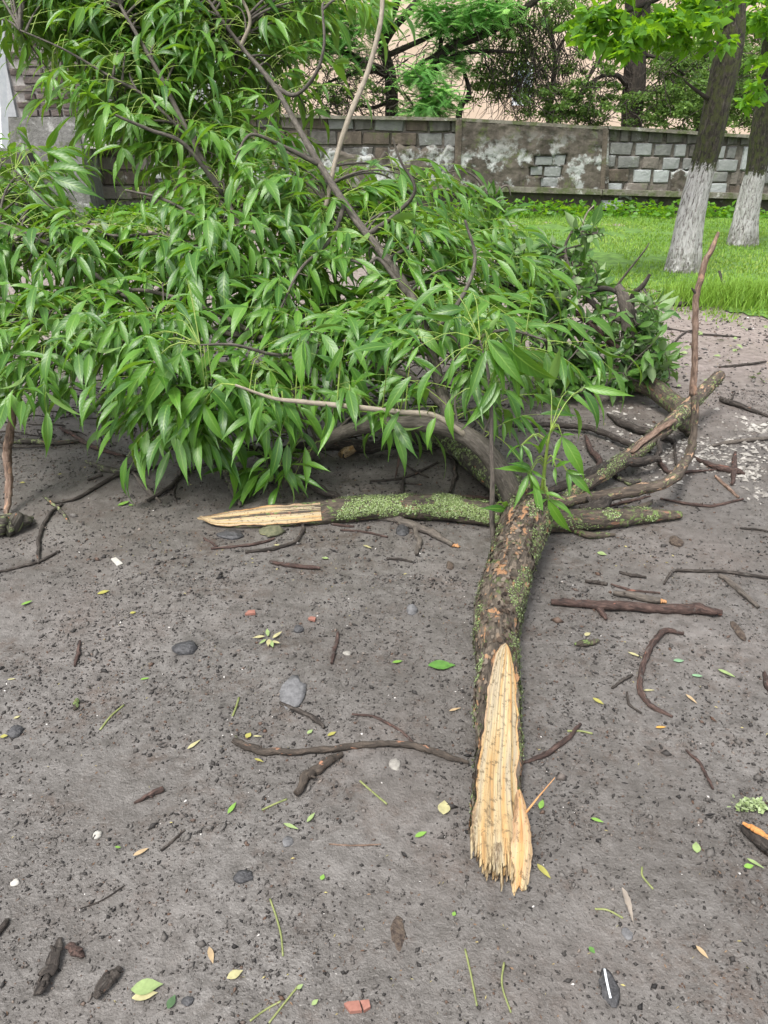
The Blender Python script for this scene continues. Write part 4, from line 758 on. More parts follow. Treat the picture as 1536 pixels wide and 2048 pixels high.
def shoot(T, nl, store, base=None, L=.34, ll=.165):
    if base is None:
        d2 = np.linalg.norm(BP-(T+np.array([0, .1, -.15])), axis=1); d2 = np.where(d2 < .18, d2+.6, d2); base = BP[int(np.argmin(d2))]
    ln = np.linalg.norm(T-base); mid = (base+T)/2+np.array([0, 0, .10*ln+.04])+RNG.normal(0, .04, 3)
    t = np.linspace(0, 1, 9)[:, None]; C = base*(1-t)**2+2*mid*t*(1-t)+T*t*t; C[:, 2] = np.maximum(C[:, 2], .02)
    tube(twigmb, C, np.linspace(.0075, .0025, 9), 12, 5, 0.5, .1); ax_ = nrm(T-base)
    for q in range(nl):
        f = 1-min(.85, q//2*.13/max(ln, .15)); i = f*8; i0 = min(int(i), 7); p = C[i0]*(1-(i-i0))+C[i0+1]*(i-i0); a = random.uniform(-.5, .5)+(1 if q % 2 else -1)*random.uniform(.5, 1.3) if q else random.uniform(-.4, .4)
        hx = np.array([ax_[0]*math.cos(a)-ax_[1]*math.sin(a), ax_[0]*math.sin(a)+ax_[1]*math.cos(a)])+np.array([random.uniform(-.3, .3), -.2]); compound(store, p, hx, L*random.uniform(.75, 1.15), random.choice([2, 3, 3]), ll*random.uniform(.9, 1.1))
def fill(poly, n, nl=4, dY=(-.1, .55), L=.34, ll=.165, Yf=Yb):
    xs = [p[0] for p in poly]; ys = [p[1] for p in poly]; k = 0
    while k < n:
        px, py = random.uniform(min(xs), max(xs)), random.uniform(min(ys), max(ys))
        if not bool(inpoly(np.array([px]), np.array([py]), poly)[0]): continue
        T = D(px, py, Yf(py)+random.uniform(*dY)+.16); T[2] = max(T[2], .06); shoot(T, nl+1, LEAFS, L=L, ll=ll); k += 1
fill([(-60, -60), (500, -60), (480, 60), (400, 120), (280, 130), (200, 60), (-60, 30)], 38, 6, (-.3, .5))
fill([(60, 20), (480, 20), (480, 130), (420, 330), (330, 330), (220, 250), (100, 190)], 26, 5, (.1, .8))
fill([(200, 90), (460, 60), (480, 230), (440, 330), (330, 320), (230, 230)], 32, 5, (-.3, .5))
fill([(-60, 290), (60, 300), (200, 400), (60, 430), (-60, 430)], 9, 5, (-.2, .3))
fill([(470, -60), (720, -60), (690, 60), (600, 100), (520, 140), (470, 100)], 18, 5, (-.2, .3))
fill([(480, 130), (600, 140), (620, 230), (520, 230)], 10, 4)
fill([(-60, 440), (180, 460), (330, 420), (470, 330), (560, 250), (640, 270), (700, 330), (840, 330), (880, 400), (960, 430), (1010, 520), (1050, 600), (1060, 660), (900, 700), (740, 720), (500, 700), (300, 690), (100, 690), (-60, 690)], 118, 5, (-.25, .55))
fill([(-60, 600), (200, 620), (420, 690), (560, 730), (480, 800), (330, 810), (150, 760), (-60, 720)], 24, 4, (-.2, .25))
fill([(680, 640), (900, 620), (1040, 660), (980, 740), (850, 760), (740, 740)], 14, 4, (-.15, .2))
fill([(230, 770), (430, 760), (450, 850), (340, 880), (260, 860)], 15, 4, (-.15, .2), .3)
fill([(40, 740), (230, 740), (230, 800), (60, 790)], 5, 4, (-.2, .1))
fill([(500, 740), (700, 730), (720, 790), (560, 800)], 7, 4, (-.2, .1))
fill([(-60, -60), (470, -60), (470, 150), (300, 150), (200, 50), (-60, 10)], 20, 5, (-.2, .7))
fill([(850, 640), (1040, 600), (1130, 700), (1060, 810), (920, 830), (800, 770)], 8, 4, (-.1, .25), Yf=lambda py: 2.80)
fill([(600, 760), (860, 740), (880, 830), (760, 850), (600, 830)], 3, 3, (-.1, .2), Yf=lambda py: 2.95)
fill([(0, 600), (300, 620), (600, 680), (620, 780), (400, 800), (150, 760)], 8, 5, (-.2, .1))
fill([(430, 330), (640, 300), (800, 340), (980, 450), (1040, 640), (760, 680), (500, 640), (420, 480)], 26, 5, (-.3, .2))
fill([(170, 0), (490, 0), (480, 130), (430, 330), (330, 330), (230, 240)], 30, 5, (.1, .7))
fill([(-60, -60), (300, -60), (300, 90), (150, 70), (-60, 60)], 12, 5, (-.1, .5))
fill([(-60, 450), (300, 460), (480, 560), (420, 680), (100, 680), (-60, 640)], 22, 5, (-.1, .35))
fill([(520, 900), (600, 890), (620, 940), (560, 960)], 3, 3, (0, .12), .2)
# leaflets seen one by one at the front: base pixel, tip pixel
HERO = []
z3 = lambda a: [(860+q[0]/4.267, 860+q[1]/4.267, 860+q[2]/4.267, 860+q[3]/4.267, q[4] if len(q) > 4 else 2.62) for q in a]
HERO += z3([(845, 375, 735, 680), (850, 375, 970, 530), (840, 360, 560, 370), (870, 345, 1000, 415), (860, 330, 700, 280), (1000, 590, 820, 720), (1010, 600, 1205, 890), (1015, 592, 1260, 725), (980, 540, 850, 530), (985, 540, 1150, 590), (1125, 55, 1075, 310), (1125, 45, 1245, 60), (1130, 60, 1345, 420), (1120, 40, 1020, 15), (1165, 350, 1195, 560), (1170, 345, 1310, 390), (1180, 350, 1400, 550), (1070, 320, 1060, 460), (1075, 315, 1210, 270), (935, 200, 1040, 30), (930, 200, 820, 60), (775, 130, 640, 230), (780, 140, 790, 290), (785, 130, 890, 310), (655, 680, 430, 680), (660, 690, 655, 820), (655, 680, 645, 580)])
z5 = lambda a, Y0: [(512+q[0]/3, 480+q[1]/3, 512+q[2]/3, 480+q[3]/3, Y0) for q in a]
HERO += z5([(930, 820, 725, 1080), (1080, 765, 935, 1040), (860, 1030, 740, 1270), (1160, 960, 1165, 1200), (1080, 1065, 1005, 1245), (820, 635, 550, 700), (975, 640, 910, 790), (1380, 665, 1250, 960), (1390, 665, 1536, 930), (1470, 880, 1255, 1140), (1440, 850, 1300, 1050), (1400, 600, 1530, 680), (1180, 720, 1160, 900), (1390, 600, 1590, 900), (1500, 650, 1620, 960), (1480, 600, 1790, 900), (1500, 900, 1640, 1020), (1440, 670, 1430, 900)], 2.68)
HERO += z5([(90, 940, 170, 1140), (20, 700, 195, 900), (20, 860, 40, 1090), (270, 560, 75, 685), (520, 640, 440, 810), (540, 580, 670, 850), (1130, 265, 895, 460), (1300, 310, 1250, 480), (560, 870, 610, 1080), (160, 960, 300, 1160), (290, 600, 340, 840), (285, 600, 270, 900), (940, 640, 800, 740), (1180, 470, 985, 450)], 2.85)
HERO += [(1165, 780, 1212, 858, 2.7), (1170, 775, 1262, 800, 2.7), (1135, 782, 1180, 830, 2.7), (1100, 776, 1130, 700, 2.7), (560, 200, 512, 250, 4.1), (525, 250, 578, 285, 4.1), (540, 915, 490, 950, 2.95), (560, 930, 500, 990, 2.95), (575, 930, 640, 945, 2.95), (570, 935, 600, 985, 2.95), (590, 950, 650, 985, 2.95), (610, 925, 660, 948, 2.95), (575, 890, 570, 960, 2.95)]
HERO += [(0+q[0]/3, 480+q[1]/3, q[2]/3, 480+q[3]/3, 2.9) for q in ((1220, 980, 1145, 1300), (1215, 985, 1020, 1220), (1225, 980, 1350, 1250), (1245, 880, 1440, 1100), (1230, 880, 1015, 1140), (1265, 810, 1440, 940), (915, 730, 590, 850), (1080, 690, 840, 1000), (910, 740, 720, 970), (1085, 680, 1170, 880))]
HERO += [(0+q[0]/3, 480+q[1]/3, q[2]/3, 480+q[3]/3, 3.1) for q in ((720, 480, 775, 660), (690, 500, 600, 700), (555, 530, 420, 670), (305, 680, 470, 800), (255, 740, 10, 930), (250, 745, 210, 950), (260, 745, 350, 900), (420, 860, 290, 1020), (420, 950, 320, 1100), (430, 950, 560, 1020), (430, 850, 570, 960), (955, 920, 930, 1130), (950, 1210, 800, 1340), (950, 1210, 930, 1390), (955, 1210, 1050, 1330), (865, 580, 700, 750), (870, 590, 1000, 690), (865, 660, 780, 750), (870, 670, 960, 740), (1130, 240, 1230, 420), (1120, 230, 1060, 360), (590, 640, 540, 850), (1060, 430, 1105, 590), (1040, 480, 1000, 680), (960, 900, 900, 1060), (940, 1120, 830, 1270))]
HERO += [(q[0]/3, q[1]/3, q[2]/3, q[3]/3, Yb(q[1]/3)-.12) for q in ((625, 680, 560, 920), (430, 240, 530, 370), (415, 240, 380, 430), (310, 460, 160, 560), (310, 470, 270, 640), (320, 470, 385, 610), (280, 910, 570, 1050), (280, 890, 360, 740), (190, 910, 100, 780), (200, 920, 270, 1030), (140, 860, 150, 970), (710, 220, 765, 400), (720, 220, 860, 330), (520, 80, 600, 240), (510, 80, 445, 240), (730, 880, 555, 960), (735, 885, 710, 1050), (740, 890, 820, 1010), (760, 640, 800, 780), (770, 720, 655, 810), (820, 700, 970, 760), (850, 560, 940, 700), (920, 570, 1080, 740), (320, 1070, 595, 1190), (320, 1090, 410, 1260), (180, 1140, 340, 1290), (640, 520, 500, 500), (640, 530, 450, 670), (300, 50, 310, 220), (150, 270, 105, 440), (200, 280, 260, 400), (350, 400, 450, 570), (500, 420, 480, 560), (290, 1020, 560, 1045), (100, 1120, 10, 1100), (850, 1200, 890, 1350), (965, 1210, 955, 1320))]
for bx, by, tx, ty, Y0 in HERO:
    b = D(bx, by, Y0); t_ = D(tx, ty, Y0-.05); dd = t_-b; L = np.linalg.norm(dd)/.93; toc = nrm(np.array([0, 0, CAM_H])-b)
    if t_[2] < .01: t_ = G(tx, ty, .015); dd = t_-b
    k = random.randrange(24); n = nrm(np.array([0, 0, .55])+toc*.75+RNG.normal(0, .32, 3)); d = nrm(dd); n = nrm(n-d*np.dot(n, d)); c0 = 0.28
    LEAFS.append((b, nrm(d+n*c0), nrm(n-d*c0), L, k))
    a = BP[int(np.argmin(np.linalg.norm(BP-b, axis=1)))]
    if np.linalg.norm(a-b) < .45: tube(stalks, [a, (a+b)/2+[0, 0, .04], b], [.003, .002, .0012], 6, 3, caps=False)
# leaves do not sit on top of the two long boughs: thin those that would lie against their upper face
def thin(store, path, wpx, keep):
    pr = np.array([(*proj(q), depth(q)) for q in path]); out = []
    for q in store:
        m = q[0]+q[1]*q[3]*.5; x, y = proj(m); e = np.hypot(pr[:, 0]-x, pr[:, 1]-y); i = int(np.argmin(e))
        if e[i] < wpx and depth(m) < pr[i, 2] and np.linalg.norm(m-path[i]) < .9 and random.random() > keep: continue
        out.append(q)
    return out
n_h = len(HERO); hero_l = LEAFS[-n_h:]; LEAFS = LEAFS[:-n_h]
LEAFS = thin(LEAFS, BOUGH[1], 22, .6); LEAFS = thin(LEAFS, BOUGH[3], 18, .5); LEAFS = thin(LEAFS, BOUGH[0][:34], 24, .45); 
def bare(store, poly, keep):                 # gaps through which the wall and the lawn show
    out = []
    for q in store:
        x, y = proj(q[0]+q[1]*q[3]*.5)
        if inpoly(np.array([x]), np.array([y]), poly)[0] and random.random() > keep: continue
        out.append(q)
    return out
LEAFS = bare(LEAFS, [(120, 375), (285, 365), (300, 445), (150, 452)], .15); LEAFS = bare(LEAFS, [(640, 236), (920, 236), (905, 330), (800, 335), (720, 390), (650, 320)], .30); LEAFS = bare(LEAFS, [(20, 110), (160, 110), (150, 290), (20, 290)], .35); LEAFS = bare(LEAFS, [(590, 60), (760, 60), (700, 230), (620, 230)], .35)
LEAFS += hero_l
def lay_leaves(store, variants, vmesh, mat, root, one_by_one):
    """The leaflets that show largest become objects; the rest one mass."""
    def size(q):
        b, d, n, L, k = q; m = b+d*L*.5; x, y = proj(m); dp = depth(m)
        return (L/dp if -20 < x < 1556 and -20 < y < 2048 else 0) * (1.0 if dp > .1 else 0)
    order = sorted(range(len(store)), key=lambda i: -size(store[i])); mass = MB(); org = ORIGIN[root.name]
    for r_, i in enumerate(order):
        b, d, n, L, k = store[i]; x = np.cross(d, n); Mx = np.column_stack([x, d, n])*L
        if r_ < one_by_one:
            o = bpy.data.objects.new('leaf', vmesh[k]); link(o, root); W = Matrix(np.vstack([np.column_stack([Mx, b-org]), [0, 0, 0, 1]]).tolist()); o.matrix_local = W
        else:
            V, F, bc, rn = variants[k]; mass.add(V@Mx.T+b, F, random.random(), bc)
    part('foliage', mass, mat, root, kind='stuff')
lay_leaves(LEAFS, VARS, VMESH, M['leaf'], big, 300)
part('leaf_stalks', stalks, M['stalk'], big, kind='stuff'); part('twigs', twigmb, M['bough'], big, kind='stuff')
print('leaflets', len(LEAFS))

# ================================================================== second leafy branch at the right
dk = thing('leafy_branch', G(1290, 790), 'smaller fallen branch with darker broad leaves and a mossy limb right of the big bough', 'fallen tree branch')
BP2 = []
def limb2(rows, mat, seg=10):
    A = np.array(px_path(rows)); mb = MB(); P_, R_ = tube(mb, A[:, :3], A[:, 3], len(rows)*7, seg, .5, .12, seed=len(BP2)+40); BP2.append(P_); return part('limb', mb, M[mat], dk)
limb2([(1378, 848, 34, .05), (1355, 815, 38, .08), (1325, 790, 40, .10), (1290, 768, 38, .13), (1255, 752, 34, .15), (1190, 735, 26, .15), (1100, 700, 18, .2)], 'mossy', 16)
limb2([(1262, 762, 30, Yv(4.55)), (1256, 690, 30, Yv(4.55)), (1256, 630, 28, Yv(4.55)), (1248, 598, 24, Yv(4.57)), (1235, 570, 14, Yv(4.6))], 'grey_stick', 12); limb2([(1262, 628, 14, Yv(4.55)), (1266, 592, 11, Yv(4.54)), (1285, 572, 10, Yv(4.5)), (1300, 548, 6, Yv(4.5))], 'dark_stick')
limb2([(1250, 708, 18, Yv(4.6)), (1190, 690, 18, Yv(4.6)), (1150, 660, 17, Yv(4.65)), (1100, 620, 16, Yv(4.7)), (1040, 585, 14, Yv(4.8)), (980, 560, 10, Yv(4.9))], 'dark_stick'); limb2([(1250, 705, 14, Yv(4.5)), (1225, 690, 13, Yv(4.5)), (1190, 655, 12, Yv(4.5)), (1150, 625, 10, Yv(4.55)), (1110, 600, 7, Yv(4.6))], 'red_stick')
limb2([(1245, 640, 16, Yv(4.6)), (1210, 625, 14, Yv(4.65)), (1180, 600, 12, Yv(4.7)), (1150, 560, 9, Yv(4.8)), (1130, 500, 6, Yv(4.9)), (1150, 450, 4, Yv(4.9))], 'grey_stick'); limb2([(1250, 600, 10, Yv(4.6)), (1225, 580, 9, Yv(4.6)), (1190, 578, 12, Yv(4.65)), (1150, 585, 8, Yv(4.7))], 'dark_stick')
limb2([(1235, 570, 5, Yv(4.6)), (1262, 535, 4, Yv(4.55)), (1290, 500, 3, Yv(4.5)), (1298, 486, 2, Yv(4.5))], 'grey_stick'); limb2([(1020, 600, 8, Yv(5)), (1000, 510, 7, Yv(5)), (985, 435, 6, Yv(5)), (965, 372, 5, Yv(5)), (930, 342, 4, Yv(5)), (890, 345, 2, Yv(5))], 'grey_stick')
limb2([(985, 400, 5, Yv(5)), (1000, 378, 4, Yv(5)), (1015, 372, 4, Yv(5)), (1022, 392, 2, Yv(5))], 'grey_stick'); limb2([(975, 395, 4, Yv(5)), (940, 372, 3, Yv(5)), (905, 390, 2, Yv(5))], 'grey_stick'); limb2([(1160, 470, 4, Yv(4.9)), (1172, 430, 3, Yv(4.9)), (1188, 410, 2, Yv(4.9))], 'pale_twig')
BP2a = np.vstack(BP2)
VARS2, VMESH2 = [], []
for k in range(24):
    q = leaf_variant(k, random.uniform(.34, .50), random.uniform(.1, .7), random.uniform(-.2, .9), random.uniform(0, .5), None, rnd=(k*0.37) % 1.0, side=random.uniform(-.06, .06), pk=.42, tipf=.45); VARS2.append(q)
    mb = MB(); mb.add(q[0], q[1], q[3], q[2]); VMESH2.append(mb.mesh('leaf', M['leaf_old']))
LF2 = []; tw2 = MB()
def shoot2(T):
    i = int(np.argmin(np.linalg.norm(BP2a-T-np.array([0, 0, -.05]), axis=1))); b = BP2a[i]; m = (b+T)/2+RNG.normal(0, .06, 3); m[2] = max(m[2], .03); tube(tw2, [b, m, T], [.006, .004, .002], 9, 4, caps=False); ax_ = nrm(T-b)
    for q in range(9):
        f = 1-q*.10; p = b*(1-f)**2+2*m*f*(1-f)+T*f*f; d = nrm(ax_*.5+RNG.normal(0, .75, 3)+[0, -.15, -.1]); add_leaf(LF2, p, d, (np.array([0, -.35, 1.0])+RNG.normal(0, .55, 3))*(1 if random.random() > .22 else -1), random.uniform(.075, .145))
for poly, n, y0, y1 in (([(1000, 600), (1120, 560), (1250, 600), (1330, 640), (1360, 740), (1350, 780), (1240, 790), (1120, 770), (1020, 780)], 96, 4.3, 4.95), ([(960, 430), (1080, 480), (1150, 495), (1215, 540), (1250, 590), (1150, 600), (1000, 600)], 74, 4.5, 5.3), ([(900, 380), (1010, 400), (1020, 470), (920, 480)], 12, 4.9, 5.2), ([(1240, 640), (1330, 600), (1350, 700), (1300, 790)], 24, 4.3, 4.6), ([(1140, 450), (1190, 430), (1240, 480), (1150, 490)], 4, 4.7, 4.95), ([(1000, 760), (1200, 770), (1250, 800), (1100, 815), (1000, 800)], 14, 4.25, 4.5)):
    k = 0; xs = [p[0] for p in poly]; ys = [p[1] for p in poly]
    while k < n:
        px, py = random.uniform(min(xs), max(xs)), random.uniform(min(ys), max(ys))
        if inpoly(np.array([px]), np.array([py]), poly)[0]:
            T = D(px, py, random.uniform(y0-.1, y1+.1)); T[2] = max(T[2], .04); shoot2(T); k += 1
lay_leaves(LF2, VARS2, VMESH2, M['leaf_old'], dk, 300); part('twigs', tw2, M['grey_stick'], dk, kind='stuff')
# ================================================================== OTHER BROKEN BRANCHES
def rest(pts, w, lift=0.0, wiggle=True):
    """Rows lying on the ground: px, py (, width)."""
    out = []
    for q in pts:
        ww = q[2] if len(q) > 2 else w; p = G(q[0], q[1]); r = ww/2*depth(p)/FPX; out.append(np.append(G(q[0], q[1], r*.85+lift), r))
    return np.array(out)
# mossy log across the trunk, its left end split
ml = thing('mossy_branch', G(700, 1040), 'mossy green branch lying crosswise behind the trunk with a pale split left end', 'broken branch')
MLp = px_path([(404, 1036, 6, .03), (440, 1040, 26, .03), (520, 1034, 44, .035), (640, 1026, 46, .04), (760, 1016, 48, .045), (880, 1016, 50, .05), (960, 1026, 48, .05), (1060, 1040, 46, .05), (1180, 1040, 42, .045), (1280, 1032, 32, .035), (1362, 1030, 15, .02)])
ncut2 = nrm([0, -.75, .65]); cut2 = lambda t: None if t > .25 else float(np.interp(t, [0, .05, .2, .25], [.1, .35, .45, .55]))
ML = split_log(MLp, 240, 40, cut2, ncut2, .12, 8); o = part('log', log_mb(ML), M['mossy'], ml)
part('split_wood', split_face(ML, cut2, ncut2, .245, 26, .02, .015, 9, .004), M['wood'], o)
part('moss', lichen_mb(ML, 7000, .47, .0052, 11, .2, np.array([0, -.2, .4]), .27, .62), M['lichen'], o, kind='stuff'); part('lichen', lichen_mb(ML, 1200, .55, .0055, 12, .2, None, .62, .95), M['lichen'], o, kind='stuff')
mb = MB(); A = rest([(1245, 1035, 18), (1275, 1020, 16), (1303, 1004, 8)], 14, .03); tube(mb, A[:, :3], A[:, 3], 10, 8, .5, .1); part('stub', mb, M['mossy'], o)
# tall bent bare branch at the right
tb = thing('bent_branch', G(1390, 880), 'tall bent bare branch standing up at the right, half stripped of bark', 'broken branch'); mb = MB()
A = np.array(px_path([(1090, 1010, 26, .05), (1160, 1000, 23, .07), (1240, 986, 23, .10), (1310, 973, 21, .12), (1352, 952, 22, .14), (1378, 915, 17, Yv(3.22)), (1390, 860, 15, Yv(3.26)), (1387, 790, 14, Yv(3.28)), (1389, 720, 12, Yv(3.30)), (1391, 650, 12, Yv(3.32)), (1394, 590, 13, Yv(3.34)), (1408, 530, 12, Yv(3.36)), (1426, 492, 11, Yv(3.37)), (1437, 464, 5, Yv(3.38))]))
tube(mb, A[:8, :3], A[:8, 3], 80, 14, .5, .2, seed=3, jit=.25); tb1 = part('lower_stem', mb, M['dead_branch'], tb); mb = MB(); tube(mb, A[7:, :3], A[7:, 3], 70, 12, .5, .22, seed=4, jit=.12); part('upper_stem', mb, M['bare_pole'], tb)
mb = MB(); tube(mb, [A[8, :3], A[8, :3]+[.03, 0, .01]], [.01, .004], 4, 6); tube(mb, [A[10, :3], A[10, :3]+[-.03, 0, .03]], [.009, .003], 4, 6); part('knot', mb, M['dark_stick'], tb)
# lichen-spotted branch rising right, its fork and peeled side
lbx = thing('lichen_branch', G(1200, 990), 'lichen spotted broken branch slanting up to the right through the bent one', 'broken branch')
A = np.array(px_path([(1070, 1055, 18, .03), (1150, 985, 26, .05), (1210, 945, 28, .07), (1270, 905, 30, .09), (1310, 872, 30, .11), (1350, 840, 30, .14), (1395, 795, 28, .18), (1440, 750, 22, .24)]))
S_ = split_log([r for r in A], 150, 30, lambda t: .55 if .42 < t < .62 else None, nrm([-.5, -.5, .7]), .14, 21); o = part('stem', log_mb(S_), M['dead_branch'], lbx); part('lichen', lichen_mb(S_, 1500, .52, .006, 22, .2), M['lichen'], o, kind='stuff')
mb = MB(); q = np.array(px_path([(1268, 903, 10, .115), (1300, 872, 17, .135), (1330, 850, 18, .16), (1352, 838, 10, .175)])); tube(mb, q[:, :3]+[-.008, -.012, 0], q[:, 3]*.8, 16, 6, .2, .35, flat=.4, jit=.3); part('bared_wood', mb, M['bare_pole'], o)
mb = MB(); q = np.array(px_path([(1350, 842, 26, .13), (1372, 850, 30, .07), (1382, 868, 22, .03)])); tube(mb, q[:, :3], q[:, 3], 10, 12, .5, .2, seed=8); part('stub', mb, M['mossy'], lbx)
FLAT = {'broad slab of dark bark at the lower left corner': .35, 'slab of dark bark with an orange end, right of the broad slab at lower left': .35, 'small crumbling bark piece between the two bark slabs at lower left': .4, 'rotten mossy chunk of bark at the left edge below the upright stick': .7}
def stick_thing(name, cat, label, branches, group=None):
    a = branches[0][0]; t = thing(name, G(a[len(a)//2][0], a[len(a)//2][1]), label, cat, group)
    for k, (pts, w, mt, lift) in enumerate(branches):
        A = rest(pts, w, 0); n_ = len(A); lf = lift if isinstance(lift, (list, tuple)) else [lift]*n_; 
        for i in range(n_): A[i, :3] = G(pts[i][0], pts[i][1], A[i, 3]*.85+lf[i])
        mb = MB(); sd = random.randint(0, 99); A[:, 3] *= (.78 if name == 'crooked_branch' else .86); A[0, 3] *= .75; A[-1, 3] *= .75; P_, R_ = tube(mb, A[:, :3], A[:, 3], n_*12, 10, .5, .24, seed=sd, jit=.30, flat=FLAT.get(label, 1.0))
        for q in range(random.randint(0, 3) if len(label) % 2 or k == 0 else 0):
            i = random.randrange(4, len(P_)-3); d = nrm(RNG.normal(0, 1, 3)*[1, 1, .5]+[0, 0, .3]); r_ = R_[i]; tube(mb, [P_[i], P_[i]+d*r_*random.uniform(1.3, 2.6)], [r_*.5, r_*.22], 4, 5)
        part('stem' if k == 0 else 'side_twig', mb, M[mt], t)
    return t
B_ = 'branches lying crossed right of the trunk'
stick_thing('crooked_branch', 'broken branch', 'dark crooked branch with a stubby fork, arched across the lichen spotted branch', [([(1095, 985, 22), (1140, 965, 24), (1200, 940, 25), (1240, 926, 24), (1280, 922, 24), (1318, 918, 20)], 22, 'dark_stick', [.04, .05, .06, .06, .06, .06]), ([(1312, 918, 12), (1320, 902, 13), (1318, 880, 10)], 12, 'dark_stick', [.06, .08, .1])], B_)
stick_thing('crooked_branch', 'broken branch', 'short dark blackened branch forking down from the bent branch to the mud', [([(1145, 1060, 16), (1170, 1030, 28), (1200, 1008, 34), (1225, 990, 24)], 26, 'dark_stick', [.0, .02, .04, .06])], B_)
stick_thing('crooked_branch', 'broken branch', 'long dark curved branch behind the leafy sprig, reaching right towards the rubble', [([(1020, 852, 13), (1110, 850, 14), (1180, 856, 15), (1230, 875, 15), (1280, 895, 13), (1300, 905, 9)], 14, 'dark_stick', 0.02), ([(1215, 828, 9), (1250, 850, 18), (1300, 866, 18), (1350, 884, 15)], 15, 'dark_stick', .0)], B_)
stick_thing('crooked_branch', 'broken branch', 'zigzag reddish branch between the leafy sprig and the lichen spotted branch', [([(1170, 872, 10), (1180, 895, 14), (1200, 925, 15), (1190, 950, 12), (1182, 975, 7)], 12, 'red_stick', 0.01), ([(1196, 918, 9), (1222, 945, 12), (1240, 960, 10)], 10, 'dark_stick', 0)], B_)
stick_thing('crooked_branch', 'broken branch', 'thin reddish branch lying under the bent branch beside the white rubble', [([(1310, 910, 8), (1325, 930, 12), (1340, 945, 11), (1400, 942, 7), (1440, 938, 5)], 10, 'red_stick', 0)], B_)
stick_thing('crooked_branch', 'broken branch', 'short mossy twig lying just right of the trunk, below the crossing branches', [([(1150, 1062, 16), (1180, 1070, 17), (1230, 1070, 12)], 14, 'mossy', 0)], B_)
stick_thing('crooked_branch', 'broken branch', 'thin dark twig tucked under the bent branch, left of its bend', [([(1215, 1012, 6), (1260, 1002, 9), (1300, 992, 5)], 7, 'red_stick', 0), ([(1238, 955, 14), (1262, 966, 13), (1280, 960, 10)], 12, 'lichened', 0)], B_)
# sticks that stand or hang at the left and under the crown
U_ = 'broken boughs under the crown'
stick_thing('leaning_stick', 'stick', 'upright reddish bare stick leaning from the mud into the leaves at the left edge', [([(12, 1042, 10), (15, 1000, 15), (15, 950, 16), (16, 900, 15), (22, 840, 13), (28, 770, 12)], 18, 'bare_pole', [0, .04, .12, .22, .36, .5])])
stick_thing('bark_chunk', 'bark', 'rotten mossy chunk of bark at the left edge below the upright stick', [([(-40, 1062, 40), (0, 1050, 52), (35, 1045, 46), (62, 1036, 16)], 40, 'lichened', 0)])
stick_thing('broken_branch', 'broken branch', 'dark log lying flat in the shade under the arched limb', [([(560, 900, 22), (640, 890, 24), (730, 894, 26), (800, 882, 24), (840, 868, 20), (870, 840, 16)], 24, 'dark_stick', [.02, .02, .01, .02, .04, .08])], U_)
stick_thing('broken_branch', 'broken branch', 'dark bough hidden low under the left foliage, reaching the ground near the split mossy end', [([(440, 880, 20), (520, 905, 20), (580, 945, 22), (650, 985, 20), (690, 1000, 16)], 20, 'dark_stick', [.08, .06, .05, .02, 0])], U_)
stick_thing('broken_branch', 'broken branch', 'lichen crusted stick lying far left behind the upright stick', [([(20, 885, 10), (60, 882, 12), (110, 886, 13), (170, 880, 9)], 11, 'lichened', 0)], U_)
stick_thing('broken_branch', 'broken branch', 'red barked stick slanting out from under the left leaves', [([(120, 855, 7), (150, 872, 10), (190, 895, 10), (250, 912, 8)], 9, 'red_stick', 0)], U_)
stick_thing('broken_branch', 'broken branch', 'thin pale twig lying between the upright stick and the left leaves', [([(-10, 808, 5), (40, 818, 6), (100, 805, 6)], 6, 'pale_twig', [.05, .08, .10])], U_)
mb = MB(); q = rest([(684, 910, 18), (700, 898, 26), (716, 888, 20)], 22); tube(mb, q[:, :3], q[:, 3], 10, 8, .1, .3); single('wood_chunk', mb, M['wood'], 'small pale chunk of torn wood in the shade under the arched limb', 'wood chunk')

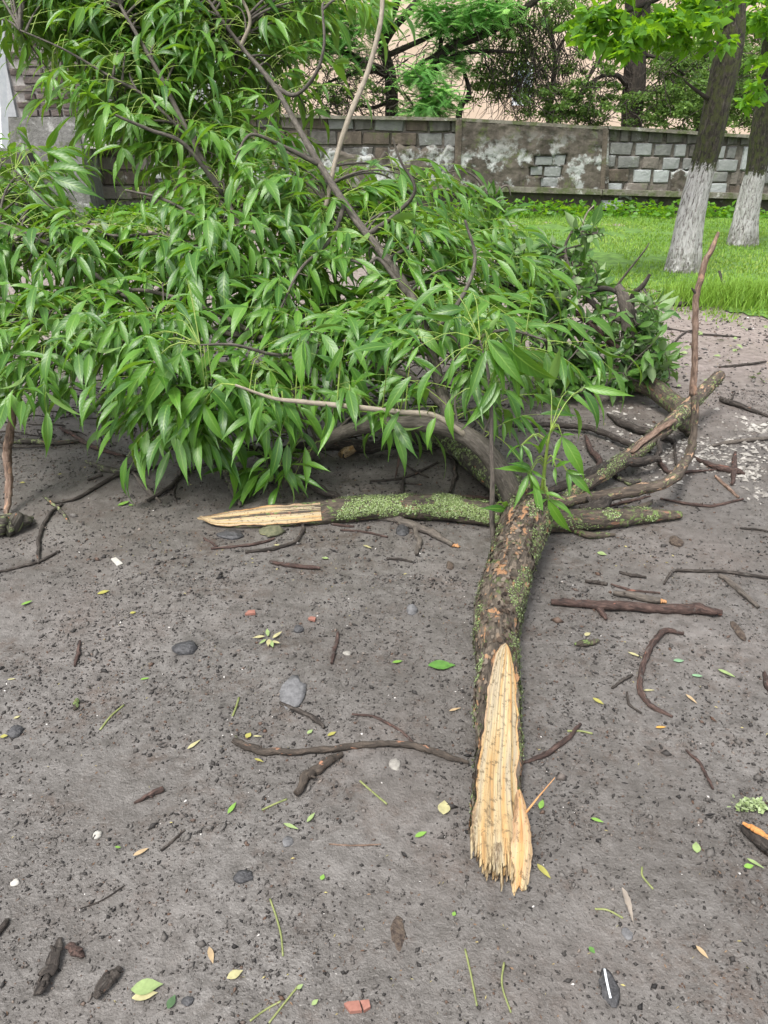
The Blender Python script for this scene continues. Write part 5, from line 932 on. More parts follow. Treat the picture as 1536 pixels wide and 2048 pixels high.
# ------------------------------------------------------------------ twigs on the mud, each by itself
T_ = 'twigs strewn over the wet mud'
K = 'dark_stick'; R2 = 'red_stick'; G2 = 'grey_stick'; PS = 'peeled_stick'; MS = 'mossy'
TW = [
 ('long wavy dark stick with orange peeled patches left of the split trunk end', [([(466, 1480, 18), (492, 1492, 17), (530, 1502, 17), (600, 1504, 15), (690, 1494, 15), (760, 1489, 15), (830, 1491, 15), (880, 1507, 16), (938, 1524, 11)], 15, PS, 0), ([(480, 1488, 10), (470, 1470, 6)], 8, 'lichened', 0)]),
 ('short thick dark stick curving down below the long peeled stick', [([(686, 1508, 12), (650, 1526, 21), (615, 1552, 22), (592, 1588, 18)], 20, PS, 0)]),
 ('thin reddish twig running down to the long peeled stick', [([(704, 1428), (745, 1432), (788, 1452), (815, 1474), (832, 1490)], 6, R2, 0)]),
 ('dark curved twig touching the right side of the split trunk end', [([(1046, 1526, 8), (1090, 1508, 12), (1128, 1484, 12), (1162, 1448, 9)], 10, R2, 0)]),
 ('straight thick reddish branch lying right of the middle of the trunk', [([(1104, 1204, 18), (1200, 1208, 22), (1300, 1215, 23), (1400, 1220, 23), (1442, 1225, 18)], 22, R2, 0), ([(1185, 1210, 10), (1205, 1225, 14), (1212, 1238, 8)], 10, R2, 0)]),
 ('grey stick with a pale snapped end just above the straight reddish branch', [([(1225, 1186, 12), (1275, 1192, 17), (1322, 1202, 16)], 16, G2, 0), ([(1320, 1202, 14), (1332, 1204, 10)], 12, 'wood', 0)]),
 ('thin dark twig above the grey stick with the pale snapped end', [([(1221, 1168), (1260, 1180), (1320, 1186)], 6, R2, 0)]),
 ('short stubby dark twig to the left of two sticks beside the trunk', [([(1170, 1162), (1195, 1165), (1214, 1168)], 9, K, 0)]),
 ('small flat dark twig above the short stubby one right of the trunk', [([(1240, 1144), (1262, 1150), (1292, 1154)], 8, K, 0)]),
 ('elbow shaped thin dark twig reaching the right edge of the picture', [([(1328, 1168, 6), (1338, 1152, 6), (1350, 1141, 7), (1440, 1143, 8), (1545, 1156, 8)], 7, K, 0)]),
 ('stubby grey stick slanting below the elbow shaped twig at the right', [([(1440, 1150), (1470, 1172), (1516, 1213)], 12, G2, 0)]),
 ('thin reddish bow shaped twig below the white rubble', [([(1320, 997), (1365, 1006), (1425, 1012), (1486, 998)], 7, R2, 0)]),
 ('flat pale reddish sliver of wood below the white rubble', [([(1430, 952), (1455, 975), (1478, 995)], 8, 'bare_pole', 0)]),
 ('hook shaped crumbling brown stick right of the trunk, below the straight reddish branch', [([(1368, 1268, 8), (1335, 1260, 13), (1305, 1285, 14), (1285, 1330, 13), (1280, 1378, 13), (1298, 1408, 12), (1345, 1434, 8)], 12, R2, 0)]),
 ('small black curved twig beside the lower end of the hook shaped stick', [([(1254, 1384), (1258, 1408), (1282, 1426)], 6, K, 0)]),
 ('short black twig left of the hook shaped stick', [([(1224, 1376), (1240, 1364), (1264, 1350)], 7, K, 0)]),
 ('long thin straight twig at the left edge of the bare mud', [([(-6, 1144), (40, 1134), (80, 1122), (120, 1102)], 7, K, 0)]),
 ('dark bowed stick standing over the long thin twig at the left', [([(78, 1126, 8), (76, 1090, 9), (86, 1050, 9), (104, 1024, 8), (126, 1008, 5)], 9, K, 0)]),
 ('long forked dark branch trailing left from under the drooping leaves', [([(96, 1008, 5), (150, 998, 8), (200, 970, 9), (245, 946, 10), (300, 936, 8), (330, 930, 5)], 9, K, 0), ([(170, 922, 8), (215, 938, 13), (250, 944, 11)], 11, 'lichened', 0), ([(262, 940, 6), (290, 975, 12), (322, 1005, 6)], 9, G2, 0), ([(175, 960, 7), (205, 950, 10)], 8, K, 0)]),
 ('dark branch with a pale forked spur under the middle of the drooping leaves', [([(296, 1002, 9), (340, 975, 10), (365, 945, 9), (440, 920, 11)], 10, K, 0), ([(355, 962, 7), (362, 935, 7), (372, 900, 7), (374, 860, 6)], 7, G2, [0, .02, .06, .12]), ([(352, 970, 6), (348, 990, 5), (355, 1008, 3)], 5, K, 0)]),
 ('tapering mossy dark stub pointing down from under the leaves', [([(450, 915, 14), (458, 945, 20), (470, 980, 20), (480, 1012, 10)], 20, 'lichened', 0)]),
 ('mottled grey green twig crossing the end of the bowed stick at the left', [([(86, 992, 5), (112, 1012, 8), (132, 1035, 6), (140, 1046, 4)], 7, 'lichened', 0)]),
 ('kinked reddish twig below the pale split end of the mossy branch', [([(408, 1076), (435, 1093)], 7, R2, 0), ([(422, 1097), (500, 1090), (535, 1082), (550, 1076)], 7, R2, 0)]),
 ('hooked dark twig below the split end of the mossy branch', [([(490, 1104), (545, 1098), (590, 1084), (608, 1060), (604, 1044)], 9, K, 0)]),
 ('short straight reddish twig with mossy ends on the bare mud', [([(540, 1124), (580, 1130), (640, 1136)], 10, R2, 0)]),
 ('slim forked reddish twig below the middle of the mossy branch', [([(660, 1038), (666, 1048), (708, 1053)], 6, R2, 0), ([(680, 1060), (720, 1062), (776, 1074)], 5, R2, 0)]),
 ('curved grey stick with a torn pale end below the mossy branch, near the trunk', [([(735, 1032, 12), (800, 1040, 17), (860, 1064, 17), (906, 1090, 13)], 16, G2, 0), ([(904, 1089, 12), (918, 1094, 6)], 10, 'wood', 0)]),
 ('short knobbly stub pointing down below the mossy branch', [([(828, 1056), (838, 1082), (834, 1108)], 13, G2, 0)]),
 ('tiny flat dark twig below the knobbly stub', [([(772, 1117), (800, 1118), (824, 1124)], 6, K, 0)]),
 ('broad slab of dark bark at the lower left corner', [([(122, 1876, 14), (108, 1920, 30), (90, 1955, 34), (74, 1990, 30)], 30, K, 0)]),
 ('slab of dark bark with an orange end, right of the broad slab at lower left', [([(240, 1934, 22), (215, 1962, 32), (188, 1996, 26)], 28, K, 0)]),
 ('small crumbling bark piece between the two bark slabs at lower left', [([(132, 1890, 18), (152, 1900, 24), (166, 1914, 14)], 20, R2, 0)]),
 ('short dark stick end at the left edge above the bark slabs', [([(-8, 1872, 16), (8, 1848, 14), (16, 1838, 6)], 14, K, 0)]),
 ('split dark log end with bared wood at the lower right edge', [([(1484, 1652, 14), (1510, 1672, 30), (1560, 1705, 44)], 34, K, 0), ([(1486, 1646, 8), (1510, 1658, 14), (1545, 1682, 12)], 12, 'wood', .03)]),
 ('wedge of brown bark on the open mud at left', [([(268, 1606, 6), (298, 1590, 12), (327, 1577, 14)], 11, R2, 0)]),
 ('straight dark twig on the open mud in the left foreground', [([(322, 1702), (345, 1682), (370, 1660)], 7, K, 0)]),
 ('hair thin long dark twig in the left foreground', [([(160, 1818), (205, 1800), (250, 1770)], 3.5, K, 0)]),
 ('knobbly reddish catkin like twig on the open mud in the middle', [([(664, 1326), (670, 1295), (676, 1264)], 9, R2, 0)]),
 ('blackened damp stick leading down from the grey stone', [([(560, 1405, 7), (605, 1424, 11), (632, 1438, 12), (648, 1456, 9)], 10, K, 0)]),
 ('short upright looking reddish twig on the mud at the left', [([(150, 1332), (155, 1310), (160, 1282)], 8, R2, 0)]),
 ('pale dry straw like twig in the middle foreground', [([(658, 1688), (710, 1691), (762, 1689)], 4, 'bare_pole', 0)]),
 ('dark curved stick on the grass edge right of the bent branch', [([(1290, 578, 6), (1318, 598, 9), (1352, 609, 10), (1395, 606, 9), (1432, 600, 5)], 9, K, 0)]),
 ('black twig arching up in front of the grass tuft', [([(1438, 543), (1450, 572), (1475, 594)], 6, K, [.12, .04, 0])]),
 ('long thin dark twig on the path below the whitewashed tree', [([(1285, 650), (1340, 658), (1400, 668), (1482, 674)], 5, K, 0), ([(1350, 684), (1365, 668), (1385, 660)], 5, K, 0)]),
 ('short dark twig on the earth path at the right', [([(1438, 734), (1480, 730), (1532, 724)], 6, K, 0)]),
 ('forked dark twig on the path above the white rubble', [([(1440, 798, 14), (1470, 808, 12), (1540, 834, 7)], 10, K, 0), ([(1462, 800, 6), (1470, 785, 4)], 6, K, 0)]),
 ('thick dark stick lying across the white rubble at the right edge', [([(1418, 893, 5), (1450, 886, 9), (1490, 880, 10), (1545, 876, 9)], 9, G2, 0)]),
 ('reddish stick lying low among the white rubble', [([(1388, 914, 6), (1420, 930, 12), (1470, 942, 15), (1490, 948, 8)], 12, R2, 0), ([(1470, 905, 9), (1469, 935, 13), (1464, 968, 10)], 11, R2, 0)]),
 ('dark twig standing end on among the white rubble', [([(1348, 880), (1350, 905), (1352, 930)], 7, K, 0)]),
 ('slanting black twig in the shade under the arched limb', [([(740, 962), (800, 958), (850, 938), (876, 925)], 6, K, 0), ([(812, 930), (835, 945), (858, 955)], 5, K, 0)]),
 ('bent black twig in the shade just above the mossy branch', [([(812, 945, 6), (804, 970, 8), (806, 990, 9), (828, 998, 9)], 8, K, 0), ([(806, 966, 5), (845, 970, 6)], 6, K, 0)]),
 ('thin pinkish sprig hanging into the shade under the arched limb', [([(790, 958, 4), (796, 930, 5), (802, 890, 5), (804, 868, 4)], 4, R2, [0, .04, .12, .18])]),
 ('dark upright stub in the shade left of the lichened limb', [([(908, 920, 11), (910, 950, 11), (900, 985, 8)], 10, K, 0)]),
 ('reddish twig lying along the back of the mossy branch beside the trunk', [([(862, 998, 8), (920, 994, 11), (990, 996, 9)], 10, R2, .0)]),
 ('tiny thin dark twig on the mud at far right', [([(1480, 1056), (1510, 1058), (1550, 1066)], 5, K, 0)]),
 ('crumbling brown twig on the mud in the right foreground', [([(1372, 1500), (1400, 1525), (1418, 1560), (1425, 1578)], 7, R2, 0)]),
 ('stub of dark bark leaning at the right edge', [([(1528, 1346), (1534, 1370), (1545, 1390)], 12, R2, 0)]),
 ('mossy green bit of bark right of the trunk', [([(1148, 1288, 8), (1172, 1286, 16), (1198, 1282, 10)], 12, MS, 0)]),
 ('small mossy clod of bark on the open mud at left', [([(150, 1420, 8), (152, 1408, 13), (153, 1398, 8)], 10, MS, 0)]),
]
for lab, br in TW: stick_thing('twig', 'twig', lab, br, T_)
# green stalks
M['green_stalk'] = mat_simple('green_leaf_stalk', (0.12, 0.145, 0.045), (0.20, 0.22, 0.08), 40, .6, 0)
SK = [('long thin green stalk upright in the foreground left of the middle', [(540, 1798), (552, 1832), (562, 1870), (566, 1912)]), ('long pale green stalk at the bottom right of the middle', [(930, 1898), (942, 1950), (954, 2012)]), ('straight yellow green stalk slanting at the bottom edge', [(598, 1970), (570, 2005), (538, 2046)]), ('thinner green stalk crossing another at the bottom edge', [(562, 2002), (530, 2020), (500, 2042)]),
      ('green stalk slanting below the short thick dark stick', [(720, 1562), (750, 1588), (774, 1608)]), ('straight yellow green stalk left of the short thick dark stick', [(524, 1620), (545, 1610), (574, 1598)]), ('bowed thin stalk at the bottom edge right of the middle', [(1008, 1925), (1004, 1970), (1022, 2025)]), ('curled green stalk below the split trunk at right', [(1284, 1734), (1285, 1752), (1306, 1778)]),
      ('small arched green stalk beside the dry curled leaf', [(1190, 1818), (1215, 1820), (1246, 1836)]), ('slanting straw stalk on the open mud at left', [(200, 1460), (222, 1432), (248, 1410)]), ('short green stalk on the mud above the straw stalk', [(465, 1432), (472, 1415), (478, 1395)]), ('white dry stalk leaning on the bright mud right of the torn slab', [(1135, 1462), (1160, 1462), (1185, 1467)])]
for lab, pts in SK:
    mb = MB(); A = rest(pts, 4.2); tube(mb, A[:, :3], A[:, 3], 14, 5, .5, .15); single('leaf_stalk', mb, M['green_stalk'], lab, 'stalk', 'green stalks dropped on the mud')
# fallen leaves
def lit_mat(nm, c): return mat_simple(nm, tuple(x*.8 for x in c), tuple(x*1.15 for x in c), 60, .5, .15, .002)
LC = dict(green=lit_mat('fresh_fallen_leaf', (.07, .17, .03)), bright=lit_mat('bright_fallen_leaf', (.13, .25, .04)), pale=lit_mat('pale_fallen_leaf', (.19, .255, .10)), mint=lit_mat('mint_fallen_leaf', (.14, .25, .14)), yellow=lit_mat('yellow_fallen_leaf', (.26, .245, .06)), cream=lit_mat('cream_fallen_leaf', (.31, .29, .15)), tan=lit_mat('tan_fallen_leaf', (.32, .235, .135)), orange=lit_mat('orange_fallen_leaf', (.44, .24, .05)), dark=lit_mat('dark_fallen_leaf', (.05, .10, .04)), dry=lit_mat('dry_grey_leaf', (.22, .19, .16)))
FL = [(884, 1330, 56, 27, 4, 'green', 'large oval green leaf flat on the mud left of the trunk'), (888, 1614, 34, 24, 80, 'cream', 'round pale yellow leaf left of the split trunk end'), (842, 1668, 32, 10, 20, 'bright', 'slim green leaf below the round pale yellow leaf'), (464, 1615, 30, 9, 62, 'bright', 'small upright green leaf on the open mud at left'),
 (582, 1652, 40, 9, -18, 'pale', 'slim pale green leaf on the open foreground mud'), (622, 1634, 28, 7, 50, 'pale', 'tiny pale pointed leaf right of the slim pale green leaf'), (795, 1323, 26, 10, 15, 'bright', 'small green leaf left of the large oval leaf'), (1195, 1640, 30, 9, -18, 'bright', 'small green leaf right of the split trunk end'),
 (1083, 1608, 26, 10, 58, 'bright', 'green leaf touching the right side of the split wood'), (1088, 1742, 42, 11, -52, 'yellow', 'yellow green folded leaf right of the torn wood slab'), (1393, 1694, 28, 13, 65, 'pale', 'pale green leaf in the right foreground'), (1498, 1732, 26, 12, 5, 'bright', 'rounded green leaf near the right edge of the foreground'),
 (1511, 1726, 36, 6, -38, 'pale', 'narrow pale leaf overlapping the rounded green leaf at the right'), (294, 1973, 62, 27, 10, 'pale', 'pale green toothed leaf at the bottom left'), (290, 1990, 50, 16, 12, 'cream', 'yellowed leaf half under the pale toothed leaf at the bottom left'), (343, 2003, 32, 16, 75, 'dark', 'dark blue green leaf right of the pale toothed leaf'),
 (422, 1910, 40, 11, -62, 'tan', 'tan willow shaped leaf at the bottom left'), (470, 1948, 40, 16, 28, 'cream', 'crumpled cream leaf right of the tan willow shaped leaf'), (1358, 1321, 27, 13, 0, 'mint', 'mint coloured leaf right of the hook shaped stick'), (1395, 1351, 26, 9, -6, 'mint', 'small mint leaf under the mint coloured leaf'), (1454, 1346, 36, 9, -28, 'pale', 'narrow pale leaf far right of the hook shaped stick'),
 (1322, 1454, 28, 7, 6, 'orange', 'small orange leaf below the hook shaped stick'), (1197, 1402, 26, 8, -35, 'yellow', 'small yellow leaf left of the hook shaped stick'), (664, 1467, 24, 8, 30, 'yellow', 'small yellow leaf above the long peeled stick'), (620, 1463, 16, 7, 45, 'pale', 'tiny pale leaf above the peeled patch of the long stick'), (497, 1470, 16, 12, 60, 'yellow', 'roundish yellow leaf at the left end of the long peeled stick'), (515, 1472, 22, 5, -3, 'cream', 'thin cream leaf at the left end of the long peeled stick'),
 (518, 1520, 26, 6, -20, 'yellow', 'thin yellow leaf under the left end of the long peeled stick'), (207, 1184, 26, 11, 18, 'yellow', 'yellow crumpled leaf on the open mud at far left'), (266, 1225, 13, 9, 20, 'yellow', 'tiny yellow leaf left of the orange tile shard'), (54, 1205, 22, 7, 28, 'bright', 'small green leaf near the left edge of the mud'), (248, 1006, 24, 9, 35, 'bright', 'light green leaf on the mud below the drooping leaves'), (262, 1010, 12, 9, 0, 'bright', 'tiny light green leaf beside the light green one below the drooping leaves'),
 (1204, 1107, 22, 13, -15, 'pale', 'round pale leaf right of the trunk below the crossing branches'), (1184, 1900, 17, 9, -50, 'green', 'tiny green leaf in the bottom right foreground'), (1405, 1904, 32, 8, -55, 'tan', 'tan narrow leaf in the bottom right corner'), (282, 1703, 36, 9, 32, 'tan', 'curled tan leaf in the left foreground'), (236, 1694, 16, 6, -10, 'bright', 'tiny green leaf left of the curled tan leaf'), (45, 965, 14, 7, -5, 'yellow', 'bright yellow leaf right of the upright stick at left'),
 (120, 948, 10, 7, 0, 'yellow', 'tiny yellow leaf among twigs at the far left'), (388, 1488, 34, 7, 40, 'cream', 'narrow cream leaf left of the long peeled stick'), (23, 1358, 18, 5, 10, 'cream', 'thin cream leaf near the left edge'), (34, 1434, 14, 6, 30, 'cream', 'small cream leaf by a dark clod at the left edge'), (8, 1472, 18, 11, 10, 'yellow', 'yellow leaf cut by the left edge of the picture'), (290, 1357, 22, 6, 10, 'bright', 'tiny bright green leaf on the bare mud at left'),
 (530, 1068, 22, 8, -5, 'cream', 'cream leaf by the mossy stone under the split branch'), (555, 1090, 18, 6, -4, 'cream', 'small cream leaf on the hooked dark twig'), (735, 1093, 22, 6, -18, 'cream', 'thin cream leaf on the mud below the mossy branch'), (651, 1116, 18, 9, -8, 'pale', 'pale crumpled leaf above the short reddish twig'), (910, 1418, 32, 6, 18, 'tan', 'thin tan leaf touching the left of the trunk'), (1298, 1380, 28, 5, 0, 'cream', 'cream strip of leaf across the hook shaped stick'),
 (1383, 1397, 26, 6, -55, 'tan', 'pinkish tan narrow leaf right of the hook shaped stick'), (1270, 1309, 32, 5, -22, 'cream', 'straw coloured strip touching the hook shaped stick'), (600, 1973, 18, 8, 38, 'pale', 'small pale strip of leaf at the bottom middle'), (630, 2004, 20, 9, 40, 'pale', 'faded small leaf left of the red tile shard'), (645, 1754, 14, 8, 70, 'bright', 'tiny green leaf low in the middle foreground'), (908, 1827, 12, 8, 60, 'bright', 'tiny bright leaf below the split trunk end'), (1175, 1268, 20, 9, 20, 'cream', 'cream bud scale right of the trunk above the mossy bark bit')]
LVF = [leaf_variant(k, rt, .12, .05, .12, None, st=7, pk=.42, tipf=.3) for k, rt in enumerate((.25, .32, .42, .55, .7))]
for k, (px, py, L, W, ang, cn, lab) in enumerate(FL):
    if L < 50: L, W = L*.82, W*.8
    V, F, bc, rn = LVF[min(range(5), key=lambda q: abs((.25, .32, .42, .55, .7)[q]-W/L/.8))]
    p = G(px, py, .006); sc = depth(p)/FPX; a = math.radians(ang); el = math.atan2(CAM_H, np.hypot(p[0], p[1])); fy = 1/max(math.sin(el+math.atan2((1024-py), FPX)*0), .3)
    dx, dy = math.cos(a)*L*sc, math.sin(a)*L*sc*fy; d = np.array([dx, dy, 0]); Lw = np.linalg.norm(d); d /= Lw; s = np.array([d[1], -d[0], 0]); Wv = W/L*Lw
    nn_ = np.array([random.uniform(-.18, .18), random.uniform(-.25, .05), 1]); Vw = p + (V[:, :1])*s*Lw + (V[:, 1:2]-.5)*d*Lw + V[:, 2:3]*np.array([0, 0, 1])*Lw*.8 
    Vw[:, 2] += nn_[0]*(Vw[:, 0]-p[0])*.4 + nn_[1]*(Vw[:, 1]-p[1])*.4; Vw[:, 2] = np.maximum(Vw[:, 2], gh(Vw[:, 0], Vw[:, 1])+.0025)
    mb = MB(); mb.add(Vw, F, rn, bc); single('fallen_leaf', mb, LC[cn], lab, 'leaf', 'leaves fallen on the mud')
# a torn sprig of leaves
sg = thing('leaf_sprig', G(535, 1275), 'small torn sprig of pale green leaflets on the open mud', 'leaf sprig')
for k, (a, b) in enumerate((((530, 1272), (504, 1275)), ((532, 1278), (518, 1288)), ((538, 1278), (536, 1292)), ((540, 1280), (546, 1294)), ((545, 1276), (564, 1262)), ((536, 1272), (534, 1256)), ((543, 1282), (560, 1286)))):
    p, q = G(*a, .008), G(*b, .012); d = q-p; L = np.linalg.norm(d); V, F, bc, rn = LVF[1]; d = nrm(d); s = nrm(np.cross(d, [0, 0, 1])); n = np.cross(s, d); mb = MB(); mb.add(p+V[:, :1]*s*L+V[:, 1:2]*d*L+V[:, 2:3]*n*L, F, rn, bc); part('leaflet', mb, LC['pale' if k % 2 else 'cream'], sg)
# stones, shards and other bits
def rock(name, px, py, w, h, mat, label, cat, hz=.5, seed=0, rough=.25, group=None):
    p = G(px, py); sc = depth(p)/FPX; el = math.asin(min(1, CAM_H/np.linalg.norm(p-[0, 0, CAM_H]))); rx = w/2*sc; ry = h/2*sc/max(math.sin(el), .35); rz = min(rx, ry)*hz
    V, F = [], []; nu, nv = 14, 8; r = random.Random(seed)
    for i in range(nv+1):
        for j in range(nu):
            th, ph = math.pi*i/nv, 2*math.pi*j/nu; v = Vector((math.sin(th)*math.cos(ph), math.sin(th)*math.sin(ph), math.cos(th))); k = 1+rough*(mnoise.noise(v*1.6+Vector((seed, 0, 0)))*1.3+mnoise.noise(v*4+Vector((0, seed, 0)))*.5); V.append((p[0]+v.x*rx*k, p[1]+v.y*ry*k, p[2]+v.z*rz*k+rz*.25))
    for i in range(nv):
        for j in range(nu): F.append((i*nu+j, (i+1)*nu+j, (i+1)*nu+(j+1) % nu, i*nu+(j+1) % nu))
    mb = MB(); mb.add(np.array(V), np.array(F), .5); return single(name, mb, mat, label, cat, group)
RK = dict(dark=mat_simple('black_slag', (.018, .018, .02), (.06, .06, .064), 70, .6, .8, .01), grey=mat_simple('grey_stone', (.075, .075, .078), (.14, .14, .145), 60, .8, .6, .008), pale=mat_simple('pale_stone', (.16, .15, .135), (.25, .24, .215), 60, .8, .4, .006), white=mat_simple('white_stone', (.28, .27, .24), (.38, .365, .34), 60, .7, .3, .004), brick=mat_simple('brick_shard_clay', (.17, .07, .052), (.24, .11, .082), 50, .85, .3, .004), moss=mat_simple('mossy_stone', (.06, .065, .035), (.12, .12, .07), 60, .9, .6, .01), mud=mat_simple('rotten_wood_clod', (.03, .02, .016), (.10, .075, .055), 90, .9, 1.0, .012))
for a in ((372, 1299, 52, 26, 'dark', 'black lumpy slag stone on the open mud at left', .5), (585, 1386, 52, 62, 'grey', 'flat rounded grey stone half sunk in the mud', .22), (487, 1755, 40, 24, 'dark', 'black angular stone in the left foreground', .6), (824, 1222, 24, 18, 'grey', 'small round grey stone left of the trunk', .7), (462, 1072, 50, 18, 'dark', 'dark flat stone below the pale split branch end', .4), (545, 1064, 46, 20, 'moss', 'mossy flat stone beside the dark one under the split branch', .35), (790, 1530, 24, 24, 'pale', 'pale flat stone below the long peeled stick', .35),
          (195, 1671, 19, 14, 'white', 'white angular stone in the left foreground', .6), (32, 1465, 30, 20, 'dark', 'dark clod of slag at the left edge', .6), (30, 1766, 18, 12, 'white', 'small white stone low at the left edge', .5), (376, 2003, 24, 18, 'dark', 'small black stone at the bottom left beside a dark leaf', .6), (575, 1685, 22, 20, 'grey', 'small grey pebble under the slim pale leaf', .4), (805, 1062, 26, 22, 'dark', 'dark lump of slag under the mossy branch', .5), (597, 1260, 22, 14, 'dark', 'little black stone right of the torn sprig', .6), (694, 1307, 17, 9, 'pale', 'flat whitish pebble in the middle of the mud', .4), (1254, 1868, 22, 20, 'grey', 'clear grey glassy shard below the dry curled leaf', .3), (1352, 1084, 26, 18, 'mud', 'small clod of dark earth right of the crossing branches', .5), (795, 1868, 34, 62, 'mud', 'patch of crumbled rotten wood in the middle foreground', .25), (1476, 1262, 18, 34, 'mud', 'dark rotten clod at the right below the stubby grey stick', .4), (900, 1132, 14, 18, 'mud', 'dark bud shaped clod left of the trunk', .5), (1218, 1978, 36, 60, 'dark', 'smooth black stone with a white streak at the bottom right', .3)):
    rock('stone', a[0], a[1], a[2], a[3], RK[a[4]], a[5], 'stone', a[6], seed=int(a[0]), group='stones lying in the mud')
mb = MB(); A = rest([(1209, 1938), (1214, 1965), (1221, 1996)], 5, .012); tube(mb, A[:, :3], A[:, 3], 8, 5); single('white_straw', mb, white_mat, 'thin white strip lying on the smooth black stone at the bottom right', 'strip')
def shard(name, pts, mat, label, cat, th=.008):
    P0 = np.array([G(*q, .003) for q in pts]); n = len(P0); j = np.arange(n); k = (j+1) % n; top = P0+[0, 0, th]; c = top.mean(0)+[0, 0, .001]; mb = MB(); mb.add(np.vstack([P0, top, c]), [np.stack([k, j, j+n, k+n], -1), np.stack([k+n, j+n, np.full(n, 2*n)], -1)]); return single(name, mb, mat, label, cat, smooth=False)
t_ = thing('tile_shard', G(715, 2012), 'red clay tile shard cracked in two at the bottom middle', 'tile shard')
for pts in (((688, 2012), (696, 2008), (718, 2006), (724, 2026), (700, 2028)), ((720, 2006), (738, 2004), (741, 2018), (728, 2026), (724, 2014))):
    P0 = np.array([G(*q, .002) for q in pts]); n = len(P0); j = np.arange(n); k = (j+1) % n; mb = MB(); mb.add(np.vstack([P0, P0+[0, 0, .009]]), [np.stack([k, j, j+n, k+n], -1)]); c = P0.mean(0)+[0, 0, .0095]; mb.add(np.vstack([P0+[0, 0, .009], c]), np.stack([k, j, np.full(n, n)], -1)); part('piece', mb, RK['brick'], t_, smooth=False)
shard('tile_shard', [(490, 1231), (497, 1224), (510, 1223), (511, 1230)], RK['brick'], 'small orange tile shard on the open mud left of the middle', 'tile shard'); shard('tile_shard', [(616, 1240), (622, 1236), (632, 1238), (630, 1244)], RK['brick'], 'tiny brownish tile shard right of the torn sprig', 'tile shard')
shard('paper_scrap', [(222, 1119), (232, 1116), (246, 1128), (234, 1133)], RK['white'], 'white torn paper scrap on the bare mud at the left', 'paper', .004)
mb = MB(); V, F, bc, rn = leaf_variant(1, .24, .9, .1, .1, None, st=12); p, q = G(1244, 1775, .012), G(1270, 1852, .012); d = q-p; L = np.linalg.norm(d); d = nrm(d); s = np.array([d[1], -d[0], 0]); V = V.copy(); V[:, 2] += .02*np.sin(V[:, 1]*38); mb.add(p+V[:, :1]*s*L+V[:, 1:2]*d*L+V[:, 2:3]*np.array([0, 0, 1])*L, F, rn, bc); single('dry_leaf', mb, LC['dry'], 'long dry grey curled leaf in the lower right foreground', 'leaf')
mb = MB(); c = G(1502, 1613, .008)
for k in range(260):
    q = c+np.array([RNG.normal(0, .018), RNG.normal(0, .007), abs(RNG.normal(0, .006))]); d = nrm(RNG.normal(0, 1, 3)); s = nrm(np.cross(d, [0, .3, 1])); l = .009; mb.add(np.array([q-s*l*.4, q+s*l*.4, q+d*l+s*l*.3, q+d*l-s*l*.3]), np.array([[0, 1, 2, 3]]), RNG.uniform(.5, 1))
single('lichen_tuft', mb, M['lichen'], 'pale green tuft of lichen on the mud near the right edge', 'lichen')
# ------------------------------------------------------------------ crumbs, grit and rubble
def crumbs(mb, xy, size, rnd, flat=.75):
    """Little lumps: octahedra knocked out of shape."""
    n = len(xy); z = gh(xy[:, 0], xy[:, 1]); o = np.array([[1, 0, 0], [0, 1, 0], [-1, 0, 0], [0, -1, 0], [0, 0, 1], [0, 0, -.6]], float); V = o[None]*size[:, None, None]*RNG.uniform(.55, 1.35, (n, 6, 1)); V[:, :, 2] *= flat; a = RNG.uniform(0, 6.28, n); ca, sa = np.cos(a)[:, None], np.sin(a)[:, None]; st = RNG.uniform(.6, 1.5, n)[:, None]
    x, y = V[:, :, 0]*st, V[:, :, 1]/st; W = np.stack([x*ca-y*sa+xy[:, 0:1], x*sa+y*ca+xy[:, 1:2], V[:, :, 2]+z[:, None]+size[:, None]*.15], -1)
    f = np.array([[0, 1, 4], [1, 2, 4], [2, 3, 4], [3, 0, 4], [1, 0, 5], [2, 1, 5], [3, 2, 5], [0, 3, 5]]); F = (np.arange(n)[:, None, None]*6+f[None]).reshape(-1, 3); mb.add(W.reshape(-1, 3), F, np.repeat(rnd, 6))
mb = MB()
for (y0, y1, n, sz) in ((.62, 1.3, 36000, .0021), (1.2, 2.4, 52000, .0025), (2.3, 4.6, 50000, .0034), (4.5, 8.0, 14000, .007)):
    y = RNG.uniform(y0, y1, n); hw = .62*y*0.9+.75; x = RNG.uniform(-1, 1, n)*hw; k = vnoise(x*3, y*3, 21)*.6+vnoise(x*11, y*11, 22)*.4 > RNG.uniform(.15, .75, n); x, y = x[k], y[k]
    m = len(x); s = sz*np.exp(RNG.normal(0, .45, m))*np.where(RNG.uniform(0, 1, m) < .03, 1.6, 1); r = RNG.uniform(0, 1, m)**1.15*.94; r = np.where((vnoise(x*5, y*5, 23) > .5) & (r > .35) & (r < .55), r*.4, r); r = np.where(RNG.uniform(0, 1, m) < .005, 1.0, r); s = np.where(r > .93, s*.8, s); crumbs(mb, np.column_stack([x, y]), s, r)
single('mud_crumbs', mb, M['pebble'], kind='stuff', smooth=True)
mb = MB()                                      # shreds of bark and bud scales
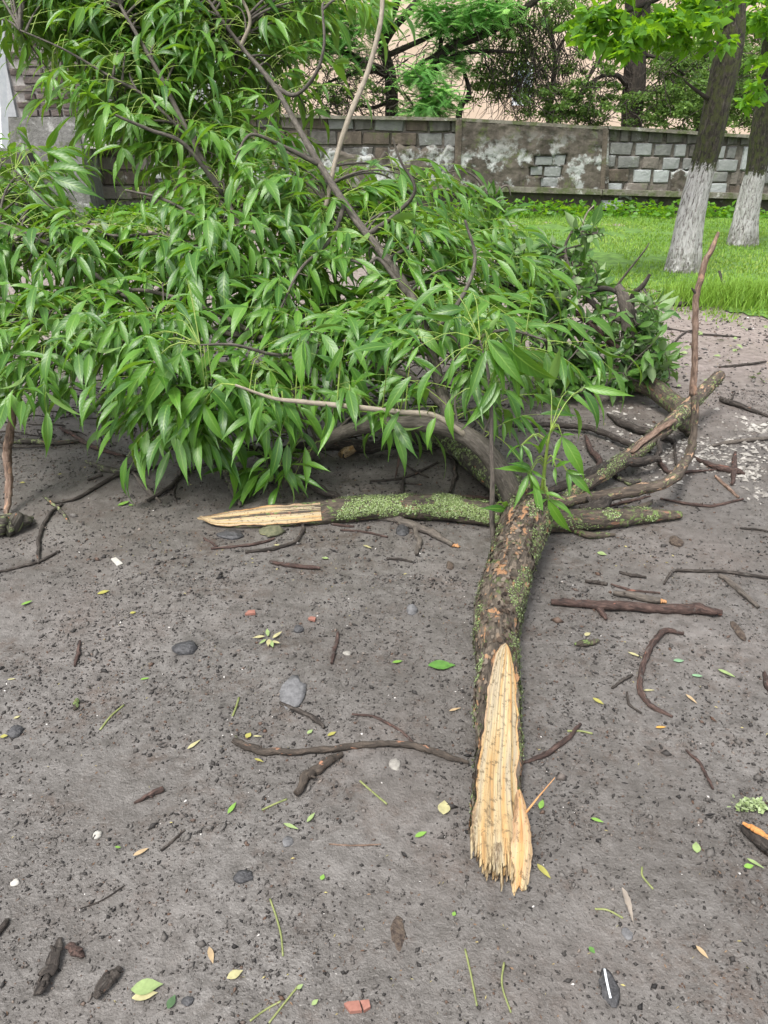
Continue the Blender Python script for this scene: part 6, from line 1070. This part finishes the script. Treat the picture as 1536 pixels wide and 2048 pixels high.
for n, y0, y1, l in ((5200, .7, 2.6, .008), (5000, 2.4, 5.5, .013), (2200, 5, 8.5, .03)):
    y = RNG.uniform(y0, y1, n); x = RNG.uniform(-1, 1, n)*(.6*y+.7); k = vnoise(x*2.3, y*2.3, 31)*.5+vnoise(x*8, y*8, 32)*.5 > RNG.uniform(.38, .62, n); x, y = x[k], y[k]; m = len(x); a = RNG.uniform(0, 6.28, m); L = l*RNG.uniform(.4, 1.4, m); w = L*RNG.uniform(.08, .3, m); z = gh(x, y)+.003
    d = np.column_stack([np.cos(a), np.sin(a), RNG.uniform(-.05, .3, m)])*L[:, None]; s = np.column_stack([-np.sin(a), np.cos(a), RNG.uniform(-.3, .3, m)])*w[:, None]; b = np.column_stack([x, y, z]); V = np.stack([b-d/2, b+s/2+[0, 0, .002], b+d/2, b-s/2], 1).reshape(-1, 3); kk = np.arange(m)*4; mb.add(V, np.stack([kk, kk+1, kk+2, kk+3], -1), np.repeat(RNG.uniform(0, 1, m)**1.2, 4))
single('bark_litter', mb, mat_rnd('bark_litter', [(0, (.045, .028, .018)), (.5, (.085, .045, .026)), (.8, (.19, .12, .07)), (.9, (.3, .27, .10)), (1, (.42, .36, .16))], .8), kind='stuff', smooth=False)
mb = MB()                                      # lime rubble on the path at the right
for cx, cy, sx, sy, n in ((1490, 945, 18, 8, 150), (1400, 915, 12, 4, 60), (1440, 895, 60, 10, 130), (1300, 872, 60, 14, 90), (1270, 815, 40, 14, 70), (1520, 855, 22, 6, 110), (1500, 925, 30, 8, 80), (1480, 880, 60, 30, 170), (1310, 920, 20, 6, 50), (1290, 900, 12, 5, 50), (1380, 935, 50, 16, 100), (1525, 985, 20, 8, 40), (1380, 885, 14, 5, 50)):
    q = np.array([G(RNG.normal(cx, sx), RNG.normal(cy, sy))[:2] for _ in range(n)]); crumbs(mb, q, .0115*np.exp(np.clip(RNG.normal(-.6, .65, n), -2, .6)), RNG.uniform(0, 1, n), .55)
single('lime_rubble', mb, mat_rnd('lime_rubble', [(0, (.13, .12, .108)), (1, (.34, .325, .30))], .9), kind='stuff', smooth=False)
mb = MB()                                      # damp twig tangle under the crown
for k in range(240):
    px, py = random.uniform(-20, 980), random.uniform(700, 900); p = G(px, py, .005); a = random.uniform(0, 6.28); l = random.uniform(.08, .45); d = np.array([math.cos(a), math.sin(a)*.6, 0]); pts = []
    for q in range(4): v = p+d*l*q/3+RNG.normal(0, .015, 3); v[2] = gh(v[0], v[1])+random.uniform(.004, .03); pts.append(v)
    tube(mb, pts, [.005, .005, .004, .002], 8, 5, .5, .15, seed=k)
single('twig_litter', mb, M['dark_stick'], kind='stuff')
# seedlings and scattered leaf bits along the path
mb = MB(); n = 260; y = RNG.uniform(4.3, 8, n); x = RNG.uniform(1.2, 4.6, n); q = np.column_stack([x, y, gh(x, y)+.012]); leaf_quads(mb, q, .06, 1.9, .1, .2, 1, droop=0); single('leaf_litter', mb, LC['pale'], kind='stuff')
